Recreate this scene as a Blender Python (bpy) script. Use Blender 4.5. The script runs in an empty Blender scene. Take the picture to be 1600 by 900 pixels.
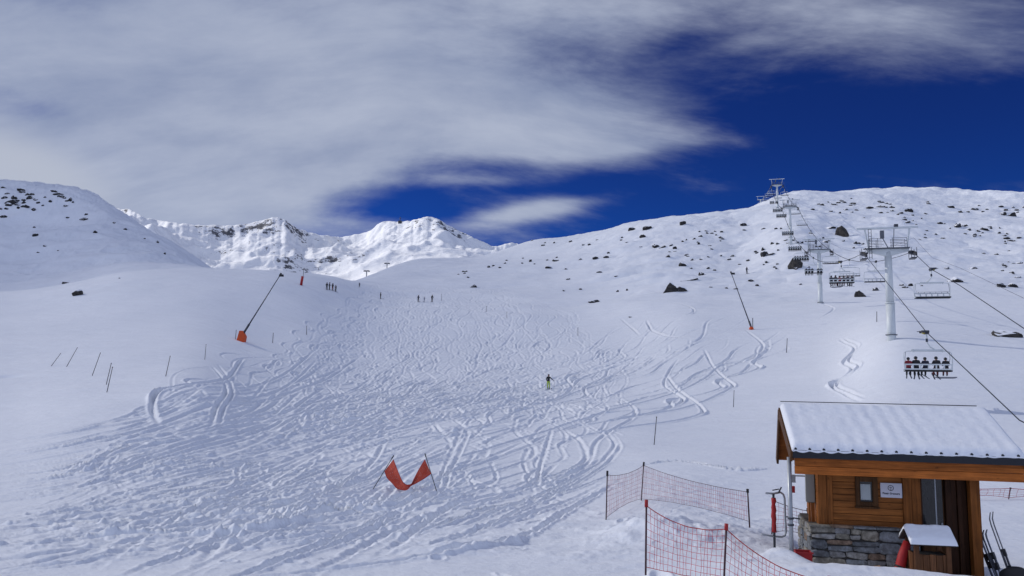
import bpy, bmesh, math, random
import numpy as np
from mathutils import Vector, Matrix, Euler

random.seed(7)
rng = np.random.default_rng(11)
scene = bpy.context.scene
col = scene.collection
R = math.radians

# ------------------------------------------------------------------ camera
F = 1232.0
PITCH, ROLL = R(7.2), R(1.0)
_f = np.array([0, math.cos(PITCH), math.sin(PITCH)])
_r0 = np.array([1.0, 0, 0]); _u0 = np.array([0, -math.sin(PITCH), math.cos(PITCH)])
_r = math.cos(ROLL) * _r0 + math.sin(ROLL) * _u0
_u = -math.sin(ROLL) * _r0 + math.cos(ROLL) * _u0

def ray(x, y):
    d = _f + (x - 800) / F * _r + (450 - y) / F * _u
    return d[0] / d[1], d[2] / d[1]

def at(x, y, D):
    X, T = ray(x, y)
    return Vector((X * D, D, T * D))

def T_of(X, y):
    """height ratio seen at picture row y in the direction X"""
    h = np.array([X, 1.0, 0.0]); b = (450 - y) / F
    return (b * h.dot(_f) - h.dot(_u)) / (_u[2] - b * _f[2])

cd = bpy.data.cameras.new('camera'); cam = bpy.data.objects.new('camera', cd); col.objects.link(cam)
cd.sensor_width = 36; cd.lens = 36 * F / 1600; cd.clip_end = 20000; cd.clip_start = 0.1
cam.matrix_world = Matrix((( _r[0], _u[0], -_f[0], 0), (_r[1], _u[1], -_f[1], 0), (_r[2], _u[2], -_f[2], 0), (0, 0, 0, 1)))
scene.camera = cam

# ------------------------------------------------------------------ helpers
def tag(o, label=None, cat=None, group=None, kind=None):
    if label: o['label'] = label
    if cat: o['category'] = cat
    if group: o['group'] = group
    if kind: o['kind'] = kind
    return o

def thing(name, label, cat, loc=(0, 0, 0), rot=(0, 0, 0), group=None):
    o = bpy.data.objects.new(name, None); col.objects.link(o)
    o.location = loc; o.rotation_euler = rot
    o.empty_display_size = 0.3
    return tag(o, label, cat, group)

def copy_tree(o, parent=None):
    c = o.copy(); col.objects.link(c); c.parent = parent
    for ch in list(o.children): copy_tree(ch, c)
    return c

class MB:
    """collects shapes into ONE mesh"""
    def __init__(s): s.v = []; s.f = []; s.m = []; s.sm = []
    def add(s, vs, fs, mi=0, smooth=False):
        n = len(s.v); s.v += [tuple(p) for p in vs]
        for f in fs: s.f.append([n + i for i in f]); s.m.append(mi); s.sm.append(smooth)
    def box(s, lo, hi, M=None, mi=0):
        x0, y0, z0 = lo; x1, y1, z1 = hi
        vs = [Vector(p) for p in ((x0,y0,z0),(x1,y0,z0),(x1,y1,z0),(x0,y1,z0),(x0,y0,z1),(x1,y0,z1),(x1,y1,z1),(x0,y1,z1))]
        if M is not None: vs = [M @ p for p in vs]
        s.add(vs, [(0,3,2,1),(4,5,6,7),(0,1,5,4),(1,2,6,5),(2,3,7,6),(3,0,4,7)], mi)
        return s
    def bar(s, a, b, w, h=None, up=(0, 0, 1), mi=0):
        a, b = Vector(a), Vector(b); h = w if h is None else h
        d = (b - a).normalized(); x = d.cross(Vector(up))
        if x.length < 1e-4: x = d.cross(Vector((1, 0, 0)))
        x.normalize(); z = x.cross(d)
        vs = [p + x * sx * w / 2 + z * sz * h / 2 for p in (a, b) for sx, sz in ((-1,-1),(1,-1),(1,1),(-1,1))]
        s.add(vs, [(0,1,2,3),(7,6,5,4),(0,4,5,1),(1,5,6,2),(2,6,7,3),(3,7,4,0)], mi)
        return s
    def tube(s, pts, r, n=6, mi=0, caps=True):
        pts = [Vector(p) for p in pts]; k = len(pts)
        rs = r if isinstance(r, (list, tuple)) else [r] * k
        vs = []; prev = None
        for i, p in enumerate(pts):
            d = (pts[min(i + 1, k - 1)] - pts[max(i - 1, 0)])
            d = d.normalized() if d.length > 0 else Vector((0, 0, 1))
            if prev is None:
                x = d.cross(Vector((0, 0, 1)))
                if x.length < 1e-3: x = Vector((1, 0, 0))
            else:
                x = prev - d * prev.dot(d)
            x.normalize(); prev = x; z = x.cross(d)
            for j in range(n):
                a = 2 * math.pi * j / n
                vs.append(p + (x * math.cos(a) + z * math.sin(a)) * rs[i])
        fs = [(i*n+j, i*n+(j+1)%n, (i+1)*n+(j+1)%n, (i+1)*n+j) for i in range(k-1) for j in range(n)]
        if caps: fs += [tuple(range(n))[::-1], tuple((k-1)*n + j for j in range(n))]
        s.add(vs, fs, mi, n > 5)
        return s
    def ball(s, c, r, mi=0, n=10, m=7):
        c = Vector(c); rr = (r, r, r) if not isinstance(r, (tuple, list)) else r
        vs = [c + Vector((0, 0, rr[2]))]
        for i in range(1, m):
            t = math.pi * i / m
            for j in range(n):
                a = 2*math.pi*j/n
                vs.append(c + Vector((math.sin(t)*math.cos(a)*rr[0], math.sin(t)*math.sin(a)*rr[1], math.cos(t)*rr[2])))
        vs.append(c - Vector((0, 0, rr[2])))
        fs = [(0, 1+j, 1+(j+1)%n) for j in range(n)]
        for i in range(m-2):
            for j in range(n):
                fs.append((1+i*n+j, 1+(i+1)*n+j, 1+(i+1)*n+(j+1)%n, 1+i*n+(j+1)%n))
        L = len(vs)-1; b = 1+(m-2)*n
        fs += [(L, b+(j+1)%n, b+j) for j in range(n)]
        s.add(vs, fs, mi, True)
        return s
    def mesh(s, name, mats):
        me = bpy.data.meshes.new(name); me.from_pydata(s.v, [], s.f)
        for m in (mats if isinstance(mats, (list, tuple)) else [mats]): me.materials.append(m)
        me.polygons.foreach_set('material_index', s.m); me.polygons.foreach_set('use_smooth', s.sm)
        me.update(); return me
    def build(s, name, mats, parent=None, bevel=0.0):
        o = bpy.data.objects.new(name, s.mesh(name, mats)); col.objects.link(o)
        if parent is not None: o.parent = parent
        if bevel:
            bv = o.modifiers.new('bevel', 'BEVEL'); bv.width = bevel; bv.segments = 2; bv.limit_method = 'ANGLE'
        return o

# ------------------------------------------------------------------ materials
def new_mat(name):
    m = bpy.data.materials.new(name); m.use_nodes = True
    nt = m.node_tree; b = nt.nodes['Principled BSDF']
    return m, nt, b

class NG:
    """small node-graph helper"""
    def __init__(s, nt): s.nt = nt
    def n(s, t, **kw):
        nd = s.nt.nodes.new(t)
        for k, v in kw.items(): setattr(nd, k, v)
        return nd
    def put(s, sock, v):
        if isinstance(v, bpy.types.NodeSocket): s.nt.links.new(v, sock)
        elif v is not None: sock.default_value = v
    def math(s, op, a, b=None, c=None, clamp=False):
        nd = s.n('ShaderNodeMath', operation=op, use_clamp=clamp)
        s.put(nd.inputs[0], a)
        if b is not None: s.put(nd.inputs[1], b)
        if c is not None: s.put(nd.inputs[2], c)
        return nd.outputs[0]
    def noise(s, vec, scale, detail=4, rough=.55, dist=0.0):
        nd = s.n('ShaderNodeTexNoise'); s.put(nd.inputs['Vector'], vec)
        nd.inputs['Scale'].default_value = scale; nd.inputs['Detail'].default_value = detail
        nd.inputs['Roughness'].default_value = rough; nd.inputs['Distortion'].default_value = dist
        return nd.outputs['Fac']
    def ramp(s, v, lo, hi, a=0.0, b=1.0, smooth=True):
        nd = s.n('ShaderNodeMapRange', interpolation_type='SMOOTHSTEP' if smooth else 'LINEAR')
        s.put(nd.inputs['Value'], v)
        for k, x in (('From Min', lo), ('From Max', hi), ('To Min', a), ('To Max', b)): s.put(nd.inputs[k], x)
        return nd.outputs['Result']
    def mix(s, fac, a, b, blend='MIX'):
        nd = s.n('ShaderNodeMix', data_type='RGBA', blend_type=blend)
        s.put(nd.inputs[0], fac); s.put(nd.inputs[6], a); s.put(nd.inputs[7], b)
        return nd.outputs[2]
    def mapping(s, vec, scale=(1,1,1), rot=(0,0,0), loc=(0,0,0)):
        nd = s.n('ShaderNodeMapping'); s.put(nd.inputs['Vector'], vec)
        nd.inputs['Scale'].default_value = scale; nd.inputs['Rotation'].default_value = rot; nd.inputs['Location'].default_value = loc
        return nd.outputs[0]
    def bump(s, h, strength, dist, prev=None):
        nd = s.n('ShaderNodeBump'); nd.inputs['Strength'].default_value = strength; nd.inputs['Distance'].default_value = dist
        s.put(nd.inputs['Height'], h)
        if prev is not None: s.put(nd.inputs['Normal'], prev)
        return nd.outputs[0]

def rgba(c): return (c[0], c[1], c[2], 1)

def plain(name, c, rough=.6, metal=0.0, var=.25, scale=6.0, bump=.0):
    m, nt, b = new_mat(name); g = NG(nt)
    tc = g.n('ShaderNodeTexCoord').outputs['Object']
    nz = g.noise(tc, scale, 5)
    lo = rgba([x * (1 - var) for x in c]); hi = rgba([min(1, x * (1 + var)) for x in c])
    g.put(b.inputs['Base Color'], g.mix(nz, lo, hi))
    g.put(b.inputs['Roughness'], g.ramp(nz, .2, .8, max(rough - .1, .05), min(rough + .1, 1)))
    b.inputs['Metallic'].default_value = metal
    if bump: g.put(b.inputs['Normal'], g.bump(nz, bump, .02))
    return m

def mat_snow(name, fine=1.0):
    m, nt, b = new_mat(name); g = NG(nt)
    tc = g.n('ShaderNodeTexCoord').outputs['Object']
    n0 = g.noise(g.mapping(tc, (.6, 1.3, 1)), .42, 6, .6); n1 = g.noise(tc, .06, 5); n2 = g.noise(tc, 1.7, 6, .6); n3 = g.noise(tc, 9.0, 5, .65)
    c = g.mix(g.ramp(n1, .3, .7), (.795, .825, .872, 1), (.84, .865, .905, 1))
    g.put(b.inputs['Base Color'], c)
    b.inputs['Roughness'].default_value = .75
    b.inputs['Specular IOR Level'].default_value = .25
    nb = g.bump(n0, .45 * fine, .5); nb = g.bump(n2, .35 * fine, .12, nb); nb = g.bump(n3, .4 * fine, .03, nb)
    g.put(b.inputs['Normal'], nb)
    return m

def mat_rock_snow(name, amount=.55, scale=1.0, dark=(.028, .028, .032), light=(.10, .095, .09)):
    """dark rock with snow lying where the surface faces up"""
    m, nt, b = new_mat(name); g = NG(nt)
    tc = g.n('ShaderNodeTexCoord').outputs['Object']
    geo = g.n('ShaderNodeNewGeometry')
    sp = g.n('ShaderNodeSeparateXYZ'); g.put(sp.inputs[0], geo.outputs['Normal'])
    nz = g.noise(tc, 2.2 * scale, 6, .6); nf = g.noise(tc, 7 * scale, 5, .6)
    rock = g.mix(g.ramp(nf, .3, .75), rgba(dark), rgba(light))
    v = g.math('ADD', sp.outputs['Z'], g.math('MULTIPLY', g.math('SUBTRACT', nz, .5), .9))
    fac = g.ramp(v, amount, amount + .1)
    g.put(b.inputs['Base Color'], g.mix(fac, rock, (.82, .84, .88, 1)))
    b.inputs['Roughness'].default_value = .85
    g.put(b.inputs['Normal'], g.bump(nf, .5, .1 / scale))
    return m

def mat_wood(name, c, axis='x', scale=1.0, rough=.6):
    m, nt, b = new_mat(name); g = NG(nt)
    tc = g.n('ShaderNodeTexCoord').outputs['Object']
    s = {'x': (1.2, 22, 22), 'z': (22, 22, 1.2), 'y': (22, 1.2, 22)}[axis]
    geo = g.n('ShaderNodeNewGeometry')
    off = g.n('ShaderNodeCombineXYZ'); g.put(off.inputs[0], g.math('MULTIPLY', geo.outputs['Random Per Island'], 30.0))
    vv = g.n('ShaderNodeVectorMath', operation='ADD'); g.put(vv.inputs[0], tc); g.put(vv.inputs[1], off.outputs[0])
    mp = g.mapping(vv.outputs[0], tuple(x * scale for x in s))
    grain = g.noise(mp, 1.0, 6, .6, .6)
    big = g.noise(vv.outputs[0], 2.5, 3)
    knot = g.ramp(g.noise(g.mapping(vv.outputs[0], tuple(4 if x > 2 else 2.2 for x in s)), 2.2, 1), .72, .80)
    isl = g.ramp(geo.outputs['Random Per Island'], 0, 1, .72, 1.2, False)
    c1 = g.mix(g.ramp(grain, .25, .75), rgba([x * .6 for x in c]), rgba([min(1, x * 1.35) for x in c]))
    c2 = g.mix(g.math('MULTIPLY', knot, .7), c1, rgba([x * .3 for x in c]))
    hs = g.n('ShaderNodeHueSaturation'); g.put(hs.inputs['Color'], c2); g.put(hs.inputs['Value'], g.math('MULTIPLY', isl, g.ramp(big, .2, .8, .8, 1.15)))
    g.put(b.inputs['Base Color'], hs.outputs[0])
    b.inputs['Roughness'].default_value = rough; b.inputs['Specular IOR Level'].default_value = .15
    g.put(b.inputs['Normal'], g.bump(grain, .3, .004))
    return m

def mat_stone(name):
    m, nt, b = new_mat(name); g = NG(nt)
    tc = g.n('ShaderNodeTexCoord').outputs['Object']; geo = g.n('ShaderNodeNewGeometry')
    r = geo.outputs['Random Per Island']
    cr = g.n('ShaderNodeValToRGB'); g.put(cr.inputs[0], r)
    e = cr.color_ramp; e.interpolation = 'CONSTANT'
    cols = [(.19,.205,.22),(.26,.26,.26),(.28,.26,.215),(.15,.165,.18),(.32,.315,.30),(.22,.155,.11),(.23,.25,.27),(.26,.245,.205)]
    e.elements[0].color = rgba(cols[0]); e.elements[1].position = 1/8; e.elements[1].color = rgba(cols[1])
    for i in range(2, 8):
        q = e.elements.new(i/8); q.color = rgba(cols[i])
    n1 = g.noise(tc, 9, 6, .65); n2 = g.noise(tc, 45, 4, .6)
    c = g.mix(g.ramp(n1, .3, .75), (.45,.43,.40,1), (1.25,1.25,1.25,1))
    g.put(b.inputs['Base Color'], g.mix(1.0, cr.outputs[0], c, 'MULTIPLY'))
    b.inputs['Roughness'].default_value = .85
    nb = g.bump(n1, .6, .02); g.put(b.inputs['Normal'], g.bump(n2, .4, .006, nb))
    return m

M = dict(
    snow=mat_snow('snow'), roof_snow=mat_snow('roof_snow', .5),
    rock=mat_rock_snow('rock', .56, .8, (.008, .008, .010), (.036, .034, .033)), bigrock=mat_rock_snow('boulder_rock', .62, .5, (.014,.013,.013), (.075,.066,.056)),
    wood=mat_wood('larch_boards', (.27, .095, .022), 'x'), wood_v=mat_wood('larch_uprights', (.27, .093, .021), 'z'),
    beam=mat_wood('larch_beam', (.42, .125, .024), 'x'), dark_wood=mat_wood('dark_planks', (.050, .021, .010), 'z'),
    bin_wood=mat_wood('bin_boards', (.14, .062, .028), 'z'), raw_wood=mat_wood('raw_plank', (.45, .25, .10), 'x'),
    frame_wood=mat_wood('window_frame_wood', (.09, .040, .014), 'z'),
    stone=mat_stone('rubble_stone'), mortar=plain('mortar', (.055, .05, .045), .95, 0, .4, 20, .5),
    white_steel=plain('pale_painted_steel', (.64, .68, .68), .45, 0, .12, 1.5),
    galv=plain('galvanised_steel', (.36, .38, .40), .45, .6, .25, 8),
    dark_steel=plain('dark_steel', (.06, .065, .08), .5, .5, .3, 6), grey_steel=plain('grey_deck_steel', (.13, .14, .16), .55, .4, .25, 5),
    black=plain('black_rubber', (.012, .012, .014), .6, 0, .3, 10), cable=plain('steel_cable', (.02, .022, .03), .5, .3, .2, 20),
    comm=plain('thin_comm_cable', (.16, .17, .2), .6, 0, .2, 20),
    fascia=plain('slate_grey_sheet', (.012, .014, .020), .45, .2, .25, 3),
    orange=plain('orange_padding', (.62, .085, .015), .7, 0, .25, 4), red=plain('red_padding', (.36, .012, .014), .65, 0, .3, 6),
    net_red=plain('red_net_cord', (.58, .018, .045), .7, 0, .25, 8), net_far=plain('faded_red_cord', (.42, .05, .075), .8, 0, .2, 8),
    post_dark=plain('dark_fence_post', (.055, .014, .02), .5, 0, .3, 5),
    pole_dark=plain('bamboo_dark', (.030, .028, .035), .6, 0, .3, 4), yellow=plain('grip_yellow', (.5, .4, .05), .5, 0, .2, 5),
    box_grey=plain('beige_cabinet', (.27, .27, .24), .5, 0, .08, 3),
    skin=plain('face_skin', (.45, .25, .17), .6, 0, .1, 10),
    jacket_black=plain('black_jacket', (.010, .010, .013), .7, 0, .3, 12), lime=plain('lime_trousers', (.38, .52, .06), .7, 0, .15, 12),
    jacket_navy=plain('navy_jacket', (.012, .016, .035), .7, 0, .3, 12), jacket_red=plain('red_jacket', (.20, .012, .02), .7, 0, .3, 12),
    trouser_dark=plain('dark_trousers', (.012, .012, .014), .8, 0, .3, 12), trouser_rust=plain('rust_trousers', (.16, .03, .025), .8, 0, .3, 12),
    suit_pale=plain('pale_suit', (.34, .36, .42), .8, 0, .2, 12), helmet=plain('dark_helmet', (.012, .012, .014), .35, 0, .2, 6),
    ski=plain('ski_topsheet', (.05, .055, .075), .35, 0, .5, 3), board=plain('grey_board', (.16, .17, .21), .4, 0, .4, 3),
    sign_white=plain('sign_white', (.62, .62, .68), .6, 0, .06, 4), sign_ink=plain('sign_ink', (.02, .02, .035), .6, 0, .1, 4),
    blind=plain('pale_blind', (.42, .46, .46), .7, 0, .1, 3), brown_lid=plain('felt_lid', (.03, .02, .015), .8, 0, .3, 6),
)
def mat_glass(name, c, rough):
    m, nt, b = new_mat(name); g = NG(nt)
    tc = g.n('ShaderNodeTexCoord').outputs['Object']
    nz = g.noise(g.mapping(tc, (7, 7, 2.2)), 1.2, 4)
    g.put(b.inputs['Base Color'], g.mix(g.ramp(nz, .35, .7), rgba([x * .5 for x in c]), rgba([x * 1.8 for x in c])))
    b.inputs['Roughness'].default_value = rough; b.inputs['Specular IOR Level'].default_value = .6
    return m
M['glass'] = mat_glass('dark_door_glass', (.010, .011, .013), .08)

def mat_netting():
    """open orange mesh cloth"""
    m, nt, b = new_mat('orange_mesh_cloth'); g = NG(nt)
    tc = g.n('ShaderNodeTexCoord').outputs['Object']
    nz = g.noise(tc, 7, 5); w = g.noise(tc, 60, 2)
    g.put(b.inputs['Base Color'], g.mix(nz, (.46, .05, .024, 1), (.64, .10, .05, 1)))
    b.inputs['Roughness'].default_value = .85
    tr = g.n('ShaderNodeBsdfTransparent'); mx = g.n('ShaderNodeMixShader')
    g.put(mx.inputs[0], g.ramp(w, .28, .36)); g.put(mx.inputs[1], tr.outputs[0]); g.put(mx.inputs[2], b.outputs[0])
    g.put(nt.nodes['Material Output'].inputs[0], mx.outputs[0])
    return m
M['netting'] = mat_netting()

# ------------------------------------------------------------------ noise in numpy
def _hash(ix, iy, seed):
    h = (ix.astype(np.int64) * 374761393 + iy.astype(np.int64) * 668265263 + seed * 974634777) & 0xFFFFFFFF
    h = ((h ^ (h >> 13)) * 1274126177) & 0xFFFFFFFF
    return ((h ^ (h >> 16)) & 0xFFFF) / 65535.0
def vnoise(x, y, seed=0):
    ix = np.floor(x); iy = np.floor(y); fx = x - ix; fy = y - iy
    fx = fx*fx*fx*(fx*(fx*6-15)+10); fy = fy*fy*fy*(fy*(fy*6-15)+10)
    a = _hash(ix, iy, seed); b = _hash(ix+1, iy, seed); c = _hash(ix, iy+1, seed); d = _hash(ix+1, iy+1, seed)
    return (a*(1-fx)+b*fx)*(1-fy) + (c*(1-fx)+d*fx)*fy
def fbm(x, y, octs=5, seed=0, gain=.5, ridged=False):
    t = np.zeros_like(x); a = 1.0; s = 0.0
    ca, sa = math.cos(.6), math.sin(.6)
    for o in range(octs):
        n = vnoise(x, y, seed + o * 17) * 2 - 1
        if ridged: n = 1 - 2 * np.abs(n)
        t += a * n; s += a; a *= gain
        x, y = (x * ca - y * sa) * 2.03 + 5.1, (x * sa + y * ca) * 2.03 + 1.7
    return t / s

def pchip_rows(x, Y, xn):
    """monotone cubic along axis 0 of Y (k, m) given x (k,)"""
    h = np.diff(x)[:, None]; d = np.diff(Y, axis=0) / h
    m = np.zeros_like(Y)
    w1 = 2*h[1:] + h[:-1]; w2 = h[1:] + 2*h[:-1]
    ok = d[:-1] * d[1:] > 0
    with np.errstate(divide='ignore', invalid='ignore'):
        hm = (w1 + w2) / (w1 / d[:-1] + w2 / d[1:])
    m[1:-1] = np.where(ok, hm, 0); m[0] = d[0]; m[-1] = d[-1]
    i = np.clip(np.searchsorted(x, xn) - 1, 0, len(x) - 2)
    hh = (x[i+1] - x[i])[:, None]; t = ((xn - x[i])[:, None]) / hh
    return (Y[i]*(1+2*t)*(1-t)**2 + m[i]*hh*t*(1-t)**2 + Y[i+1]*t*t*(3-2*t) + m[i+1]*hh*t*t*(t-1))

# ------------------------------------------------------------------ terrain: the slope in front of the viewer
# per direction (picture column at the horizon) the rows at which ground at a given distance is seen
COLS = {
 -700: [(17,898),(30,790),(45,690),(70,600),(100,540),(150,480),(200,450),(300,400),(400,320),(470,260),(520,258),(600,300),(900,400),(1200,500)],
 -200: [(17,899),(30,790),(45,690),(60,630),(90,560),(130,500),(185,462),(205,462),(245,468),(300,440),(400,345),(470,280),(510,278),(600,330),(900,420),(1200,500)],
    0: [(17,900),(30,790),(45,692),(60,634),(90,563),(130,503),(180,462),(198,458),(235,470),(300,442),(400,350),(460,291),(500,289),(600,340),(900,420),(1200,500)],
  100: [(17,900),(30,788),(46,680),(60,622),(90,558),(130,498),(178,448),(194,443),(230,458),(300,428),(400,346),(455,304),(490,303),(600,355),(900,430),(1200,500)],
  200: [(17,900),(30,785),(48,665),(62,610),(90,553),(130,493),(175,430),(192,421),(225,433),(300,412),(380,372),(430,353),(470,356),(600,400),(900,450),(1200,500)],
  290: [(17,900),(30,783),(50,662),(62,606),(90,553),(130,493),(178,426),(193,417),(225,425),(300,418),(380,414),(430,414),(470,420),(600,450),(900,490),(1200,510)],
  420: [(17,900),(30,782),(50,692),(70,634),(100,570),(122,534),(150,482),(188,429),(203,421),(240,434),(300,440),(400,455),(600,470),(900,500),(1200,520)],
  490: [(17,900),(30,778),(50,696),(70,642),(100,588),(125,540),(160,485),(200,438),(218,430),(250,440),(300,446),(400,452),(600,470),(900,500),(1200,520)],
  540: [(17,900),(23,833),(32,771),(50,700),(70,650),(100,603),(140,535),(180,478),(215,448),(245,438),(300,440),(400,447),(600,470),(900,500),(1200,520)],
  600: [(17,900),(23,833),(32,771),(50,700),(70,650),(100,606),(140,543),(210,470),(260,442),(320,420),(350,416),(400,420),(500,440),(900,500),(1200,520)],
  650: [(17,900),(23,833),(32,771),(50,700),(70,650),(100,607),(140,546),(210,470),(300,425),(370,405),(390,403),(450,412),(600,440),(900,490),(1200,520)],
  760: [(17,900),(23,833),(32,771),(50,700),(70,650),(100,608),(140,548),(210,470),(300,424),(375,404),(395,402),(460,407),(600,430),(900,480),(1200,520)],
  820: [(17,900),(23,833),(32,771),(50,700),(70,650),(100,608),(140,548),(210,468),(280,430),(340,402),(410,378),(440,377),(600,400),(900,460),(1200,500)],
  890: [(17,900),(23,833),(32,771),(50,700),(70,650),(100,606),(140,545),(200,478),(250,440),(320,400),(390,374),(420,373),(600,400),(900,450),(1200,500)],
 1000: [(17,897),(23,826),(32,762),(50,698),(70,648),(100,600),(130,548),(160,502),(190,466),(240,430),(300,382),(355,347),(385,346),(600,390),(900,440),(1200,500)],
 1060: [(17,893),(23,818),(32,757),(52,694),(75,640),(100,590),(137,515),(165,480),(195,452),(240,420),(300,372),(345,339),(372,339),(600,380),(900,430),(1200,500)],
 1180: [(16,895),(20,850),(25,806),(35,752),(52,694),(75,634),(100,578),(137,511),(165,478),(200,450),(260,404),(320,350),(350,329),(375,330),(600,370),(900,430),(1200,500)],
 1235: [(15.8,893),(18.3,874),(21,845),(25,806),(35,752),(52,692),(75,628),(100,570),(137,505),(165,475),(200,446),(255,371),(300,338),(340,322),(350,320),(400,297),(430,298),(600,350),(900,420),(1200,500)],
 1310: [(15.8,896),(18.3,880),(21,850),(25,808),(35,750),(52,690),(75,618),(100,555),(137,495),(165,470),(200,440),(260,385),(320,336),(360,318),(410,304),(440,304),(600,350),(900,420),(1200,500)],
 1400: [(15.8,902),(18.3,888),(21,856),(25,814),(35,752),(52,684),(70,598),(88,526),(110,497),(140,478),(165,464),(200,435),(260,385),(320,340),(370,314),(420,297),(450,297),(600,340),(900,420),(1200,500)],
 1500: [(15.8,908),(18.3,896),(21,862),(25,816),(35,752),(52,680),(70,590),(88,530),(110,500),(138,476),(150,470),(200,436),(260,392),(320,352),(380,318),(430,299),(460,299),(600,340),(900,420),(1200,500)],
 1610: [(15.8,914),(18.3,900),(21,866),(25,818),(35,752),(52,678),(70,588),(88,534),(110,506),(138,478),(150,472),(200,438),(260,394),(320,352),(380,322),(430,303),(460,303),(600,340),(900,420),(1200,500)],
 2100: [(15.8,914),(18.3,900),(25,818),(35,752),(52,676),(70,590),(88,540),(110,506),(150,465),(200,425),(300,360),(430,300),(460,300),(600,340),(900,420),(1200,500)],
}
Dg = np.exp(np.concatenate([np.linspace(math.log(1.5), math.log(14), 60)[:-1],
                            np.linspace(math.log(14), math.log(470), 1000)[:-1],
                            np.linspace(math.log(470), math.log(1150), 60)]))
xs_c = sorted(COLS); Xc = []; TT = []
for xc in xs_c:
    X = ray(xc, 605)[0]; Xc.append(X)
    pts = COLS[xc]; d0 = pts[0][0]; t0 = T_of(X, pts[0][1])
    z0 = t0 * d0
    dd = [1.0, 3.0, 8.0] + [p[0] for p in pts]
    tt = [(-4.35)/1.0, (-4.35)/3.0, (-4.3 + .15*(z0+4.3))/8.0] + [T_of(X, p[1]) for p in pts]
    # near zone is interpolated in height, far zone in slope; use z/D over log D throughout
    zz = np.array(tt) * np.array(dd)
    sN = pchip_rows(np.log(np.array(dd)), zz[:, None], np.log(Dg))[:, 0] / Dg
    sF = pchip_rows(np.log(np.array(dd)), np.array(tt)[:, None], np.log(Dg))[:, 0]
    w = np.clip((Dg - 15) / 15, 0, 1)
    TT.append(sN * (1 - w) + sF * w)
Xc = np.array(Xc); TT = np.array(TT)
XS = np.concatenate([np.linspace(-3, -.72, 70)[:-1], np.linspace(-.72, .74, 1330), np.linspace(.74, 3, 70)[1:]])
T0 = pchip_rows(Xc, TT, np.clip(XS, Xc[0], Xc[-1]))          # (nx, nd)
k = None                                          # soften the joints between columns
pad = np.pad(T0, ((30, 30), (0, 0)), mode='edge'); cs = np.cumsum(np.vstack([np.zeros((1, T0.shape[1])), pad]), axis=0)
T0 = (cs[61:] - cs[:-61]) / 61
PX = XS[:, None] * Dg[None, :]; PY = np.broadcast_to(Dg[None, :], PX.shape).copy()
Z = T0 * PY
nx, nd = Z.shape

def hit_base(x, y, Tg=None):
    """first ground point seen at picture position (x, y)"""
    Tg = T0 if Tg is None else Tg
    X, T = ray(x, y)
    i = int(np.clip(np.searchsorted(XS, X), 1, nx - 1)); a = (X - XS[i-1]) / (XS[i] - XS[i-1])
    row = Tg[i-1] * (1 - a) + Tg[i] * a
    j0 = int(np.searchsorted(Dg, 8.0))
    w = np.nonzero(row[j0:] >= T)[0]
    if len(w) == 0: j = int(np.argmax(row[:900]))
    else: j = w[0] + j0
    D = Dg[j]
    if 0 < j and len(w) and row[j] != row[j-1]:
        q = np.clip((T - row[j-1]) / (row[j] - row[j-1]), 0, 1); D = Dg[j-1] + q * (Dg[j] - Dg[j-1])
    return X * D, D

# --- ski tracks, drawn on a plan of the piste and carved into the ground
RES = .125; HX0, HY0 = -110.0, 12.0; HW, HH = 1880, 2080
HM = np.zeros((HH, HW), np.float32)
NRES = .045; NX0, NY0 = -27.0, 15.0; HN = np.zeros((760, 1060), np.float32)
gc_, gr_ = np.meshgrid(np.arange(1060) * NRES, np.arange(760) * NRES)
NQ = (.64 * (vnoise(gc_ * 4.1, gr_ * 4.1, 5) - .5)).astype(np.float32); NP_ = (.6 + .8 * vnoise(gc_ * 7.0, gr_ * 7.0, 9)).astype(np.float32)
def smooth_path(p, step=.11):
    p = np.array(p, float)
    if len(p) > 2:
        t = np.concatenate([[0], np.cumsum(np.hypot(*np.diff(p, axis=0).T))])
        tn = np.linspace(0, t[-1], max(8, int(t[-1] / step)))
        # Catmull-Rom style through pchip of both axes
        return pchip_rows(t, p, tn)
    n = max(8, int(np.hypot(*(p[1] - p[0])) / step)); u = np.linspace(0, 1, n)[:, None]
    return p[0] * (1 - u) + p[1] * u
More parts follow.
